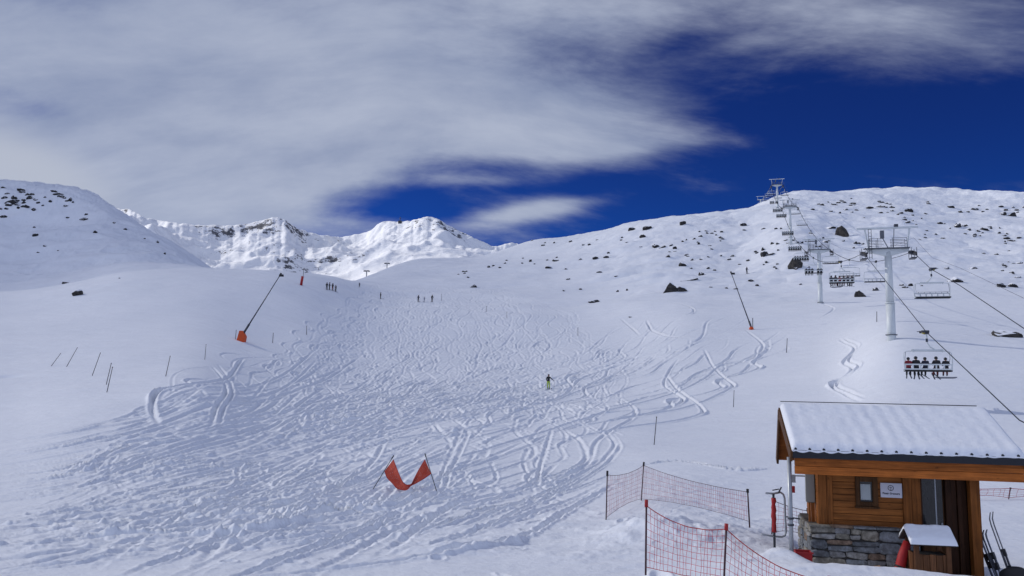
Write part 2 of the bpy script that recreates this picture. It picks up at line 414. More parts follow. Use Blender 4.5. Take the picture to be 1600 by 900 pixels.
def carve(P, width=.34, depth=.07, berm=.05, side=None, fade=8.0):
    P = np.asarray(P); d = np.gradient(P, axis=0); L = np.hypot(d[:, 0], d[:, 1]) + 1e-9
    nrm = np.stack([-d[:, 1] / L, d[:, 0] / L], 1)
    hd = np.unwrap(np.arctan2(d[:, 1], d[:, 0])); cur = np.gradient(hd) / L
    kk = 31; cur = np.convolve(np.pad(cur, kk//2, mode='edge'), np.ones(kk)/kk, mode='valid')
    s = np.cumsum(L); e = np.clip(np.minimum(s, s[-1] - s) / fade, 0, 1)
    skid = np.clip(np.abs(cur) * 4, 0, .8)                     # turns are wider, with a bank on the outside
    jit = 1 + .5 * np.convolve(rng.standard_normal(len(s) + 40), np.ones(41) / 41, mode='valid') * 3
    wd = .62 * width * (1 + .55 * skid); dp = depth * e * np.clip(jit, .3, 1.8) * (1 + .5 * skid); bm_ = berm * e * np.clip(jit, .3, 1.8)
    out = -np.sign(cur)
    for G, gx0, gy0, res in ((HM, HX0, HY0, RES), (HN, NX0, NY0, NRES)):
        gh, gw = G.shape
        near_ = res < .1
        if near_:
            lim = (P[:, 0] > gx0) & (P[:, 0] < gx0 + gw*res) & (P[:, 1] > gy0) & (P[:, 1] < gy0 + gh*res)
            if not lim.any(): continue
            sel = lim
        else: sel = slice(None)
        p = P[sel]; dn = (d / L[:, None])[sel]; nn = nrm[sel]; w0 = wd[sel]; dp0 = dp[sel]; bm0 = bm_[sel]; e0 = e[sel]; sk0 = skid[sel]; ou = out[sel]
        ci = np.round((p[:, 0] - gx0) / res).astype(int); ri = np.round((p[:, 1] - gy0) / res).astype(int)
        kr = int(math.ceil(float(w0.max()) * 2.1 / res))
        for a in range(-kr, kr + 1):
            for b in range(-kr, kr + 1):
                c2, r2 = ci + a, ri + b
                gx = c2 * res + gx0 - p[:, 0]; gy = r2 * res + gy0 - p[:, 1]
                q = gx * nn[:, 0] + gy * nn[:, 1]; al = gx * dn[:, 0] + gy * dn[:, 1]
                if near_: q = q + NQ[np.clip(r2, 0, gh-1), np.clip(c2, 0, gw-1)] * w0
                u = q / w0
                ok = (c2 >= 0) & (c2 < gw) & (r2 >= 0) & (r2 < gh) & (np.abs(al) < max(res * 1.2, .10)) & (np.abs(u) < 2.1)
                if not ok.any(): continue
                u, qq = u[ok], q[ok]; au = np.abs(u)
                prof = -dp0[ok] * np.exp(-(u * 1.3) ** 4) + bm0[ok] * np.exp(-((au - 1.25) / .40) ** 2) * np.where(np.sign(qq) == np.sign(ou[ok]), .6 + 1.3 * sk0[ok], .6)
                if near_: prof = prof * NP_[r2[ok], c2[ok]]
                w = .52 * np.exp(-(au / 1.5) ** 6) * np.clip(e0[ok] * 2, 0, 1)
                r3, c3 = r2[ok], c2[ok]
                G[r3, c3] = G[r3, c3] * (1 - w) + prof
def px_path(pts): return [hit_base(x, y) for x, y in pts]
def wiggle(p0, p1, amp, wl, bend=0.0):
    p0, p1 = np.array(p0), np.array(p1); L = np.hypot(*(p1 - p0)); n = int(L / .11)
    s = np.linspace(0, L, n); d = (p1 - p0) / L; nr = np.array([-d[1], d[0]])
    ph = rng.uniform(0, 6.28); wv = wl * (1 + .25 * np.sin(s / 37 + ph))
    phase = np.cumsum(2 * math.pi / wv) * (L / n)
    lat = amp * (1 + .3 * np.sin(s / 23 + ph * 2)) * np.sin(phase + ph) + bend * np.sin(math.pi * s / L)
    return p0 + d * s[:, None] + nr * lat[:, None]

def U(a, b): return rng.uniform(a, b)
# old, soft tracks over the whole piste
for i in range(55):
    a = hit_base(U(555, 800), U(440, 490)); b = hit_base(U(330, 960), U(550, 690))
    carve(wiggle(a, b, U(.5, 2.8), U(14, 40), U(-10, 10)), U(.13, .25), U(.03, .07), U(.03, .075))
for i in range(45):
    a = hit_base(U(500, 930), U(480, 570)); b = hit_base(U(200, 960), U(630, 740))
    carve(wiggle(a, b, U(.4, 2.2), U(12, 34), U(-8, 8)), U(.12, .24), U(.03, .07), U(.03, .075))
# long sweeping descents from the saddle to the foot of the piste
for i in range(60):
    u0 = U(0, 1); rows = [(450, 555, 800), (500, 510, 900), (560, 400, 960), (630, 260, 980), (700, 190, 940), (790, 60, 860)]
    k0, k1 = random.choice(((0, 6), (0, 5), (1, 6), (2, 6), (0, 4)))
    q = px_path([(a_ + (b_ - a_) * min(1, max(0, u0 + U(-.13, .13))), y_ + U(-8, 8)) for y_, a_, b_ in rows[k0:k1]])
    P = smooth_path(q); sl_ = np.arange(len(P)) * .11; wl_ = U(14, 38)
    P[:, 0] += U(.3, 1.7) * np.sin(sl_ * 6.283 / wl_ + U(0, 6) + .8 * np.sin(sl_ / 41)); carve(P, U(.12, .24), U(.03, .07), U(.03, .07))
# from the right-hand shoulder down and across to the left
for i in range(44):
    x0, y0 = U(960, 1250), U(490, 545)
    q = px_path([(x0, y0), (x0 - U(60, 130), y0 + U(35, 60)), (x0 - U(220, 320), y0 + U(75, 110)), (x0 - U(430, 560), y0 + U(110, 150)), (x0 - U(700, 850), y0 + U(140, 190))])
    P = smooth_path(q); s = np.linspace(0, 1, len(P))
    P[:, 0] += U(.2, 1.6) * np.sin(s * U(15, 40) + U(0, 6)); carve(P, U(.18, .30), U(.06, .11), U(.05, .10))
# long traverses running out to the left
for i in range(85):
    y1 = U(690, 900); x0 = U(420, 900); y0 = 545 + (y1 - 690) * U(.75, 1.1) + (x0 - 420) * .02
    q = px_path([(x0, y0), (x0 * .72, y0 + (y1 - y0) * .42), (x0 * .4, y0 + (y1 - y0) * .72), (120, y1 - 18), (-60, y1 + 6)])
    carve(smooth_path(q), U(.14, .34), U(.03, .085), U(.03, .08))
# ruts converging on the lift queue at the lower right
for i in range(20):
    x0, y0 = U(540, 980), U(680, 760); y1 = U(840, 930)
    q = px_path([(x0, y0), (x0 - U(40, 120), y0 + U(35, 60)), (x0 - U(160, 330), (y0 + y1) / 2 + U(0, 25)), (x0 - U(380, 700), y1)])
    carve(smooth_path(q), U(.14, .34), U(.035, .08), U(.035, .08))
for y1 in (688, 692, 699):                                     # the highest, cleanest pair of traverses
    carve(smooth_path(px_path([(330, 590 + (y1-688)*2), (250, 640 + (y1-688)), (120, 668 + (y1-688)), (-60, y1 + 8)])), .16, .06, .04)
# single remembered tracks
for pts, wd in [
    ([(330,572),(345,590),(352,612),(335,640),(328,668)], .30), ([(340,570),(356,592),(362,615),(347,640),(341,668)], .30),
    ([(380,560),(300,600),(250,612),(237,632),(247,665)], .42),
    ([(862,668),(852,700),(842,735),(838,760)], .36), ([(880,672),(905,690),(915,712),(890,735),(830,752),(765,768)], .42),
    ([(945,672),(958,690),(945,715),(900,745),(820,785),(700,830)], .34), ([(955,676),(966,694),(952,720),(905,752),(830,792),(690,850)], .30),
    ([(1010,500),(1020,515),(1050,525),(1085,528)], .40), ([(1045,470),(1080,478),(1075,490),(1045,496)], .34),
    ([(1312,530),(1335,545),(1318,565),(1330,580),(1300,600),(1320,615),(1345,628)], .45),
    ([(1318,528),(1340,541),(1326,562),(1338,578),(1308,598),(1328,612),(1352,622)], .30),
    ([(1282,470),(1300,478),(1292,492),(1270,500),(1240,502)], .30), ([(970,498),(985,510),(1000,522)], .34),
    ([(1100,545),(1112,570),(1128,588),(1145,602),(1120,618),(1060,640),(900,668)], .36),
    ([(1040,585),(1060,610),(1088,630),(1098,645),(1070,655),(980,668),(860,690)], .34),
    ([(1060,560),(1045,580),(1040,605),(1065,622),(1040,640),(930,662)], .32),
    ([(1165,515),(1190,535),(1170,560),(1130,570),(1100,592),(960,640),(800,690)], .34),
    ([(720,672),(705,705),(690,740),(682,765)], .32), ([(733,674),(718,706),(700,742),(694,766)], .32),
    ([(600,690),(560,740),(470,790),(300,860),(180,905)], .42), ([(700,772),(560,830),(430,880),(300,930)], .45),
    ([(740,800),(560,800),(380,830),(180,840),(-40,860)], .5), ([(820,690),(700,740),(640,772),(520,800),(300,812),(-40,822)], .4),
    ([(980,730),(1060,722),(1150,735),(1230,728)], .25), ([(960,738),(880,770),(760,800),(600,850)], .3),
]:
    P_ = smooth_path(px_path(pts))
    carve(P_, wd * (.74 if P_[len(P_)//2][1] > 60 else .50), .10 if P_[len(P_)//2][1] > 60 else .075, .09, fade=4.0)

def blur(A, n, ax):
    if n < 2: return A
    pw = [(0, 0), (0, 0)]; pw[ax] = (n // 2 + 1, n - n // 2 - 1)
    c = np.cumsum(np.pad(A, pw, mode='edge'), axis=ax, dtype=np.float64)
    return ((np.take(c, range(n, c.shape[ax]), ax) - np.take(c, range(0, c.shape[ax] - n), ax)) / n).astype(np.float32)
H1 = blur(blur(HM, 2, 0), 2, 1); H2 = blur(blur(HM, 3, 0), 2, 1); H3 = blur(blur(HM, 6, 0), 3, 1)
def samp(H, x, y, X0=HX0, Y0=HY0, res=RES):
    gh, gw = H.shape
    c = (x - X0) / res; r = (y - Y0) / res
    ok = (c > 0) & (c < gw - 2) & (r > 0) & (r < gh - 2)
    c = np.clip(c, 0, gw - 2.01); r = np.clip(r, 0, gh - 2.01)
    c0 = c.astype(int); r0 = r.astype(int); fc = c - c0; fr = r - r0
    v = (H[r0, c0] * (1-fc) + H[r0, c0+1] * fc) * (1-fr) + (H[r0+1, c0] * (1-fc) + H[r0+1, c0+1] * fc) * fr
    return np.where(ok, v, 0)
def sst(v, a, b):
    t = np.clip((v - a) / (b - a), 0, 1); return t * t * (3 - 2 * t)
HN = blur(blur(HN, 2, 0), 2, 1)
inn = sst(PX, NX0 + .3, NX0 + 3) * (1 - sst(PX, NX0 + 1060*NRES - 3, NX0 + 1060*NRES - .3)) * (1 - sst(PY, 38, 48))
w1 = 1 - sst(PY, 35, 70); w3 = sst(PY, 90, 150); w2 = 1 - w1 - w3
Z += (samp(H1, PX, PY) * w1 * (1 - inn) + samp(HN, PX, PY, NX0, NY0, NRES) * inn * w1 * 1.15 + samp(H2, PX, PY) * w2 * 1.8 + samp(H3, PX, PY) * w3 * 2.5) * 1.05
# --- natural relief
near = 1 - sst(PY, 24, 44)
Z += fbm(PX / 60, PY / 45, 5, 3) * 2.4 * sst(PY, 90, 260)
Z += np.abs(fbm(PX / 22, PY / 14, 5, 29)) * 2.6 * sst(PY, 130, 260) * sst(PX, 12, 40)
lh = sst(PY, 270, 340) * (1 - sst(PX / PY, -.42, -.34))
Z += fbm(PX / 55 + PY / 90, PY / 40 - PX / 120, 6, 37, .50, True) * 4.0 * lh
Z += np.clip(fbm(PX / 9, PY / 9, 4, 38, .6, True), 0, 1) * 1.5 * lh * sst(PY, 390, 450)
Z += fbm(PX / 14, PY / 9, 5, 9) * (.10 + .50 * sst(PY, 120, 300)) * sst(PY, 16, 40)
lumps = np.abs(fbm(PX / 1.9, PY / 1.3, 5, 21, .55))
churn = sst(fbm(PX / 7, PY / 4.5, 3, 33), -.25, .45)
left_c = 1 - sst(PX - .22 * PY, 1.0, 3.5)                      # churned snow left of the netting
Z += ((.13 + .09 * (1 - sst(PY, 19, 27))) * lumps - .03) * churn * near * (0.25 + .75 * left_c)
clod = np.clip(fbm(PX / .42, PY / .36, 4, 41) - .05, 0, 1)
Z += clod * .12 * near * (.15 + .85 * churn) * (.3 + .7 * left_c)
Z += fbm(PX / .9, PY / .5, 4, 43) * .03 * near
mid = sst(PY, 30, 60) * (1 - sst(PY, 150, 230))
pist = sst(samp(blur(blur(np.abs(HM), 81, 0), 81, 1), PX, PY), .004, .02)
Z += (np.abs(fbm(PX / 2.6, PY / 2.2, 4, 55)) * .30 - .05) * mid * pist * .06
# wind ripples on the untouched left bank and the right shoulder
Z += fbm(PX / 5, PY / 1.6 + PX * .12, 4, 77) * .07 * sst(PY, 45, 70) * (1 - pist) * (1 - sst(PY, 160, 240))
# foot prints and ski ruts at the viewer's feet
for i in range(34):
    D = U(15.5, 29); X = U(-.66, .20); cx, cy = X * D, D
    a = U(0, math.pi); rx, ry = U(.08, .17), U(.14, .42)
    i0 = np.searchsorted(XS, X - .09); i1 = np.searchsorted(XS, X + .09); j0 = np.searchsorted(Dg, D - 1.2); j1 = np.searchsorted(Dg, D + 1.2)
    sx, sy = PX[i0:i1, j0:j1] - cx, PY[i0:i1, j0:j1] - cy
    p = (sx * math.cos(a) + sy * math.sin(a)) / rx; q = (-sx * math.sin(a) + sy * math.cos(a)) / ry
    rr = p * p + q * q
    Z[i0:i1, j0:j1] += U(.04, .08) * (-np.exp(-rr ** 2) + .55 * np.exp(-((np.sqrt(rr) - 1.45) / .35) ** 2))
def bump_at(px, py, D, rx, ry, h, rough=.3):
    """a heap of snow"""
    X, T = ray(px, py); cx = X * D
    i0 = np.searchsorted(XS, X - 3.2 * rx / D); i1 = np.searchsorted(XS, X + 3.2 * rx / D)
    j0 = np.searchsorted(Dg, max(2, D - 3.2 * ry)); j1 = np.searchsorted(Dg, D + 3.2 * ry)
    sx, sy = PX[i0:i1, j0:j1], PY[i0:i1, j0:j1]
    g = np.exp(-((sx - cx) / rx) ** 2 - ((sy - D) / ry) ** 2)
    Z[i0:i1, j0:j1] += h * g * (1 + rough * fbm(sx / .7, sy / .7, 4, int(px)))
bump_at(1000, 800, 21.5, 1.3, 1.3, .28); bump_at(1080, 810, 21.0, 1.6, 1.1, .25, .5)
bump_at(1220, 858, 17.9, .42, .35, .22); bump_at(1245, 858, 17.6, .3, .3, .10)
bump_at(1350, 905, 16.2, 2.2, .5, .10, .4)
bump_at(10, 583, 78, 1.6, .8, -.5, .2)
bump_at(930, 860, 19, 1.5, .8, .12, .9); bump_at(700, 850, 20, 1.2, .7, .12, .9)
# the hut stands on a levelled pad
TH = R(12.6); HU = Vector((math.cos(TH), -math.sin(TH), 0)); HV = Vector((math.sin(TH), math.cos(TH), 0)); HC = Vector((6.877, 18.3, 0))
lu = (PX - HC.x) * HU.x + (PY - HC.y) * HU.y; lv = (PX - HC.x) * HV.x + (PY - HC.y) * HV.y
ins = sst(lu, -.25, .05) * (1 - sst(lu, 4.0, 5.0)) * sst(lv, -.55, -.05) * (1 - sst(lv, 2.6, 3.6))
Z = Z * (1 - ins) + np.minimum(Z, -3.95) * ins
T1 = Z / PY
def hit(x, y): 
    a, b = hit_base(x, y, T1); return Vector((a, b, ground(a, b)))
def ground(x, y):
    X = x / y
    i = int(np.clip(np.searchsorted(XS, X), 1, nx - 1)); a = (X - XS[i-1]) / (XS[i] - XS[i-1])
    j = int(np.clip(np.searchsorted(Dg, y), 1, nd - 1)); b = (y - Dg[j-1]) / (Dg[j] - Dg[j-1])
    return float((T1[i-1, j-1]*(1-a)+T1[i, j-1]*a)*(1-b) + (T1[i-1, j]*(1-a)+T1[i, j]*a)*b) * y

def grid_mesh(name, X, Y, Zv, mat):
    n, m = X.shape
    co = np.stack([X, Y, Zv], 2).reshape(-1, 3).astype(np.float32)
    i, j = np.meshgrid(np.arange(n - 1), np.arange(m - 1), indexing='ij')
    a = (i * m + j).ravel(); q = np.stack([a, a + m, a + m + 1, a + 1], 1).astype(np.int32)
    me = bpy.data.meshes.new(name); me.vertices.add(len(co)); me.vertices.foreach_set('co', co.ravel())
    me.loops.add(q.size); me.loops.foreach_set('vertex_index', q.ravel())
    me.polygons.add(len(q)); me.polygons.foreach_set('loop_start', np.arange(0, q.size, 4, dtype=np.int32))
    me.polygons.foreach_set('use_smooth', np.ones(len(q), bool)); me.update(calc_edges=True)
    me.materials.append(mat)
    o = bpy.data.objects.new(name, me); col.objects.link(o); return o
tag(grid_mesh('snow_slope', PX, PY, Z, M['snow']), 'snow covered ski slope crossed by many ski tracks', 'ski slope', None, 'structure')
mb = MB(); mb.add([(-3000, -3000, -5.2), (3000, -3000, -5.2), (3000, 30, -5.2), (-3000, 30, -5.2)], [(0, 1, 2, 3)])
tag(mb.build('snow_field', M['snow']), 'flat snow field around the viewpoint', 'snow field', None, 'structure')

# ------------------------------------------------------------------ far mountains
def mat_mountain():
    m, nt, b = new_mat('mountain_snow_and_rock'); g = NG(nt)
    tc = g.n('ShaderNodeTexCoord').outputs['Object']; geo = g.n('ShaderNodeNewGeometry')
    at_ = g.n('ShaderNodeAttribute', attribute_name='rock').outputs['Fac']
    n1 = g.noise(g.mapping(tc, (1, 1, 2.4), (0, R(12), 0)), .075, 7, .64); n2 = g.noise(tc, .30, 5, .65)
    v = g.math('ADD', at_, g.math('MULTIPLY', g.math('SUBTRACT', n1, .5), 1.45))
    v = g.math('ADD', v, g.math('MULTIPLY', g.math('SUBTRACT', n2, .5), .8))
    fac = g.ramp(v, .61, .73)
    rock = g.mix(n2, (.045, .048, .058, 1), (.17, .17, .185, 1))
    g.put(b.inputs['Base Color'], g.mix(fac, (.86, .87, .89, 1), rock))
    b.inputs['Roughness'].default_value = .85; b.inputs['Specular IOR Level'].default_value = .2
    g.put(b.inputs['Normal'], g.bump(n1, .5, 5.0))
    return m
RIDGE = [(-300,340),(60,318),(130,322),(160,328),(168,325),(178,324),(190,327),(200,327),(215,333),(230,341),(255,345),(290,350),(350,353),(390,349),(412,344),(425,339),(433,339),(446,344),(455,352),(470,359),(500,367),(530,371),(560,366),(580,359),(593,349),(605,346),(625,346),(645,345),(655,342),(668,340),(690,345),(700,351),(720,361),(745,374),(758,381),(768,388),(780,386),(790,383),(800,380),(830,392),(900,430),(1000,470),(1200,520)]
mx = np.linspace(ray(-300, 400)[0], ray(1150, 400)[0], 900); md = np.linspace(820, 2300, 420)
MX = mx[:, None] * md[None]; MY = np.broadcast_to(md[None], MX.shape).copy()
rx = np.array([ray(p[0], p[1])[0] for p in RIDGE]); rt = np.array([ray(*p)[1] for p in RIDGE])
tr = np.interp(mx, rx, rt)
# distance of the ridge: nearer spurs under the two summits, a basin between them
xp = 800 + mx * F
rd = 1500 + 350 * np.exp(-((xp - 540) / 55) ** 2) + 120 * np.sin(xp / 95) - 200 * np.exp(-((xp - 250) / 90) ** 2)
tb = np.interp(xp, [-300, 300, 420, 545, 640, 780, 1200], [T_of(0, 440), T_of(-.4, 440), T_of(-.3, 445), T_of(-.2, 446), T_of(-.12, 420), T_of(0, 420), T_of(.2, 560)])
s = (MY - 900) / (rd[:, None] - 900)
prof = np.where(s < 1, np.clip(s, -.3, 1) ** 1.5 * np.sign(np.clip(s, -.3, 1)) if False else np.sign(s) * np.abs(s) ** 1.35, 1 - (s - 1) * 1.6)
MT = tb[:, None] + (tr - tb)[:, None] * prof
MZ = MT * MY
rough = sst(s, .05, .5) * (1 - .65 * sst(s, .85, 1.0) * (s < 1.2))
rel = fbm((MX + .5 * MY) / 260 + 3.3, (MY - .4 * MX) / 230 + 1.1, 5, 5, .45, True)
MZ += (rel * 55 - 12) * rough
MZ += fbm((MX + MY) / 60, (MY - .6 * MX) / 48, 5, 61, .50, True) * 5 * sst(s, .1, .6)
MT = MZ / MY
mxT = MT.max(axis=1); corr = (tr - mxT)
jag = fbm(xp / 9.0, xp * 0 + 3, 4, 15, .6) * .0016
kk = np.ones(5) / 5
corr = corr + jag
MZ = (MT + corr[:, None] * sst(s, .25, 1.0)) * MY
mo = grid_mesh('mountain_range', MX, MY, MZ, mat_mountain())
gx = np.gradient(MZ, axis=0) / np.gradient(MX, axis=0); gy = np.gradient(MZ, axis=1) / np.gradient(MY, axis=1)
slope = np.hypot(gx, gy)
rk = .34 + sst(slope, .45, 1.6) * .30 + .12 * sst(s, .85, 1.0) * (s < 1.15)
rk *= .45 + .75 * sst(fbm(MX / 150, MY / 200, 4, 71), -.25, .4)
at_ = mo.data.attributes.new('rock', 'FLOAT', 'POINT'); at_.data.foreach_set('value', rk.ravel().astype(np.float32))
tag(mo, 'sunlit snowy mountain range with rocky summits in the distance', 'mountains', None, 'structure')
MT1 = MZ / MY
def hit_mountain(x, y):
    X, T = ray(x, y); i = int(np.clip(np.searchsorted(mx, X), 0, len(mx) - 1)); row = MT1[i]
    w = np.nonzero(row >= T)[0]; j = w[0] if len(w) else int(np.argmax(row))
    return Vector((X * md[j], md[j], MZ[i, j]))
# ------------------------------------------------------------------ rocks
def rock_mesh(seed, mat, pointy=0.0):
    bm = bmesh.new(); bmesh.ops.create_icosphere(bm, subdivisions=3, radius=1.0)
    rr = random.Random(seed)
    planes = [(Vector((rr.gauss(0,1), rr.gauss(0,1), rr.gauss(0,.8))).normalized(), rr.uniform(.45, .85)) for _ in range(11)]
    for v in bm.verts:
        p = v.co.copy()
        for n, d in planes:
            q = p.dot(n)
            if q > d: p -= n * (q - d) * .92
        q = np.array([p.x, p.y, p.z])
        j = float(fbm(np.array([q[0]*2.2+seed]), np.array([q[1]*2.2+q[2]*1.7]), 4, seed)[0])
        v.co = p * (1 + .22 * j)
    for f in bm.faces: f.smooth = False
    me = bpy.data.meshes.new('rock'); bm.to_mesh(me); bm.free(); me.materials.append(mat); return me
ROCKS = [rock_mesh(s, M['rock']) for s in range(1, 10)]
BIG = [rock_mesh(s, M['bigrock']) for s in range(21, 26)]
def rock(px, py, w, h, label, group=None, name='rock', big=False, idx=None):
    p = hit(px, py); D = p.y
    W = w * D / F; Hh = h * D / F
    me = (BIG if big else ROCKS)[(idx if idx is not None else random.randrange(99)) % (len(BIG) if big else len(ROCKS))]
    o = bpy.data.objects.new(name, me); col.objects.link(o)
    o.scale = (W * random.uniform(.56, .72), max(W * .5, Hh * .6), Hh * (1.15 if big else .72))
    o.rotation_euler = (random.uniform(-.25, .25), random.uniform(-.2, .2), random.uniform(-.5, .5) + (math.pi if random.random() < .5 else 0))
    o.location = p + Vector((0, max(W * .22, .1), Hh * (.30 if big else .16)))
    return tag(o, label, 'rock', group)
# remembered boulders, each with its own words
SINGLE = [
 (1056,454,44,15,'big triangular brown boulder on the snow right of the piste, largest in the picture',True,0),
 (1082,438,29,6,'long flat dark rock slab just above the big triangular boulder',False,None),
 (1244,418,24,18,'large dark boulder with a snow cap left of the second lift pylon',True,1),
 (1300,357,20,6,'flat dark rock slab above and between the second and nearest lift pylons',False,None),
 (1318,370,22,13,'broken snowy boulder just below the flat slab between two lift pylons',True,2),
 (1577,527,42,8,'wide snow covered rock outcrop at the right edge above the hut',True,3),
 (1497,441,19,8,'dark lumpy rock beside the haul cable right of the empty chair',True,4),
 (1096,430,12,8,'dark pointed rock above the right end of the long flat slab',False,None),
 (1068,416,13,8,'dark pointed rock with snow streaks well above the triangular boulder',False,None),
 (1013,358,17,9,'rounded dark rock below the middle skyline, right of a smaller twin',False,None),
 (987,360,12,7,'small dark rock below the middle skyline, left of a rounded one',False,None),
 (1068,351,11,8,'dark block of rock just under the rounded snow dome on the skyline',False,None),
 (1005,371,9,7,'small upright dark rock directly below the two skyline rocks',False,None),
 (1025,387,12,7,'left piece of a pair of dark rocks on the middle hillside',False,None),
 (1037,387,12,5,'right piece of a pair of dark rocks on the middle hillside',False,None),
 (928,473,15,7,'snow dusted rock lying alone at the right edge of the piste',False,None),
 (740,449,11,5,'lone dark rock in smooth snow uphill of the three standing skiers',False,None),
 (868,408,12,5,'dark rock in the row of small rocks above the piste',False,None),
 (118,462,17,9,'dark snow capped rock on the left bank, larger of two',True,0),
 (102,443,14,4,'thin flat dark rock behind the larger rock on the left bank',False,None),
 (1195,400,13,10,'dark rock with a thin snow streak left of the large boulder by the lift',False,None),
 (1162,353,11,6,'dark rock on the bare slope below the highest pylons',False,None),
 (1345,464,20,8,'hooked snowy rock between the second pylon and the nearest pylon',True,2),
 (1370,454,11,6,'small dark rock left of the nearest pylon shaft',False,None),
 (1521,420,15,4,'flat dark rock alone on the slope right of the empty chair',False,None),
 (1566,449,15,8,'left of two dark rocks near the right edge above the snow bench',False,None),
 (1586,449,15,8,'right of two dark rocks near the right edge above the snow bench',False,None),
]
def hull_rock(lumps, seed, mat):
    bm = bmesh.new()
    for pts in lumps:
        b2 = bmesh.new()
        for p in pts: b2.verts.new(p)
        bmesh.ops.convex_hull(b2, input=b2.verts[:]); bmesh.ops.delete(b2, geom=[v for v in b2.verts if not v.link_faces], context='VERTS')
        bmesh.ops.subdivide_edges(b2, edges=b2.edges[:], cuts=5, use_grid_fill=True); bmesh.ops.triangulate(b2, faces=b2.faces[:])
        tmp = bpy.data.meshes.new('lump'); b2.to_mesh(tmp); b2.free(); bm.from_mesh(tmp); bpy.data.meshes.remove(tmp)
    for v in bm.verts:
        c_ = v.co; j = float(fbm(np.array([c_.x*7+seed]), np.array([c_.z*6+c_.y*5]), 4, seed)[0]); v.co = c_ + Vector((j*.05, j*.06, j*.07))
    me = bpy.data.meshes.new('boulder'); bm.to_mesh(me); bm.free(); me.materials.append(mat); return me
def hull_boulder(px, py, w, h, label, lumps, seed):
    p = hit(px, py); W, Hh = w*p.y/F, h*p.y/F
    o = bpy.data.objects.new('boulder', hull_rock(lumps, seed, M['bigrock'])); col.objects.link(o)
    o.scale = (W, W*.8, Hh); o.location = p + Vector((0, W*.2, -.1*Hh)); return tag(o, label, 'rock')
hull_boulder(1057, 456, 46, 18, SINGLE[0][4], [[(-.5,-.2,-.2),(-.05,-.28,-.2),(-.14,0,1),(-.21,-.1,.95),(.05,-.2,.45),(-.42,.3,-.2),(.1,.3,-.2),(-.32,-.22,.45)],
    [(0,-.3,-.2),(.5,-.1,-.2),(.36,-.05,.5),(.15,-.12,.62),(.0,.2,.5),(.45,.3,-.2),(.42,-.2,.2)]], 3)
hull_boulder(1244, 419, 25, 20, SINGLE[2][4], [[(-.5,-.2,-.1),(-.45,.1,.3),(-.12,.05,.98),(.12,-.05,1),(.46,-.15,.55),(.5,.1,.2),(.3,-.3,-.1),(-.2,-.34,.12),(.3,.3,.5),(-.3,.35,-.1),(.1,-.3,.55)]], 8)
for a in SINGLE[1:2] + SINGLE[3:]: rock(a[0], a[1], a[2], a[3], a[4], None, 'boulder' if a[5] else 'rock', a[5], a[6])
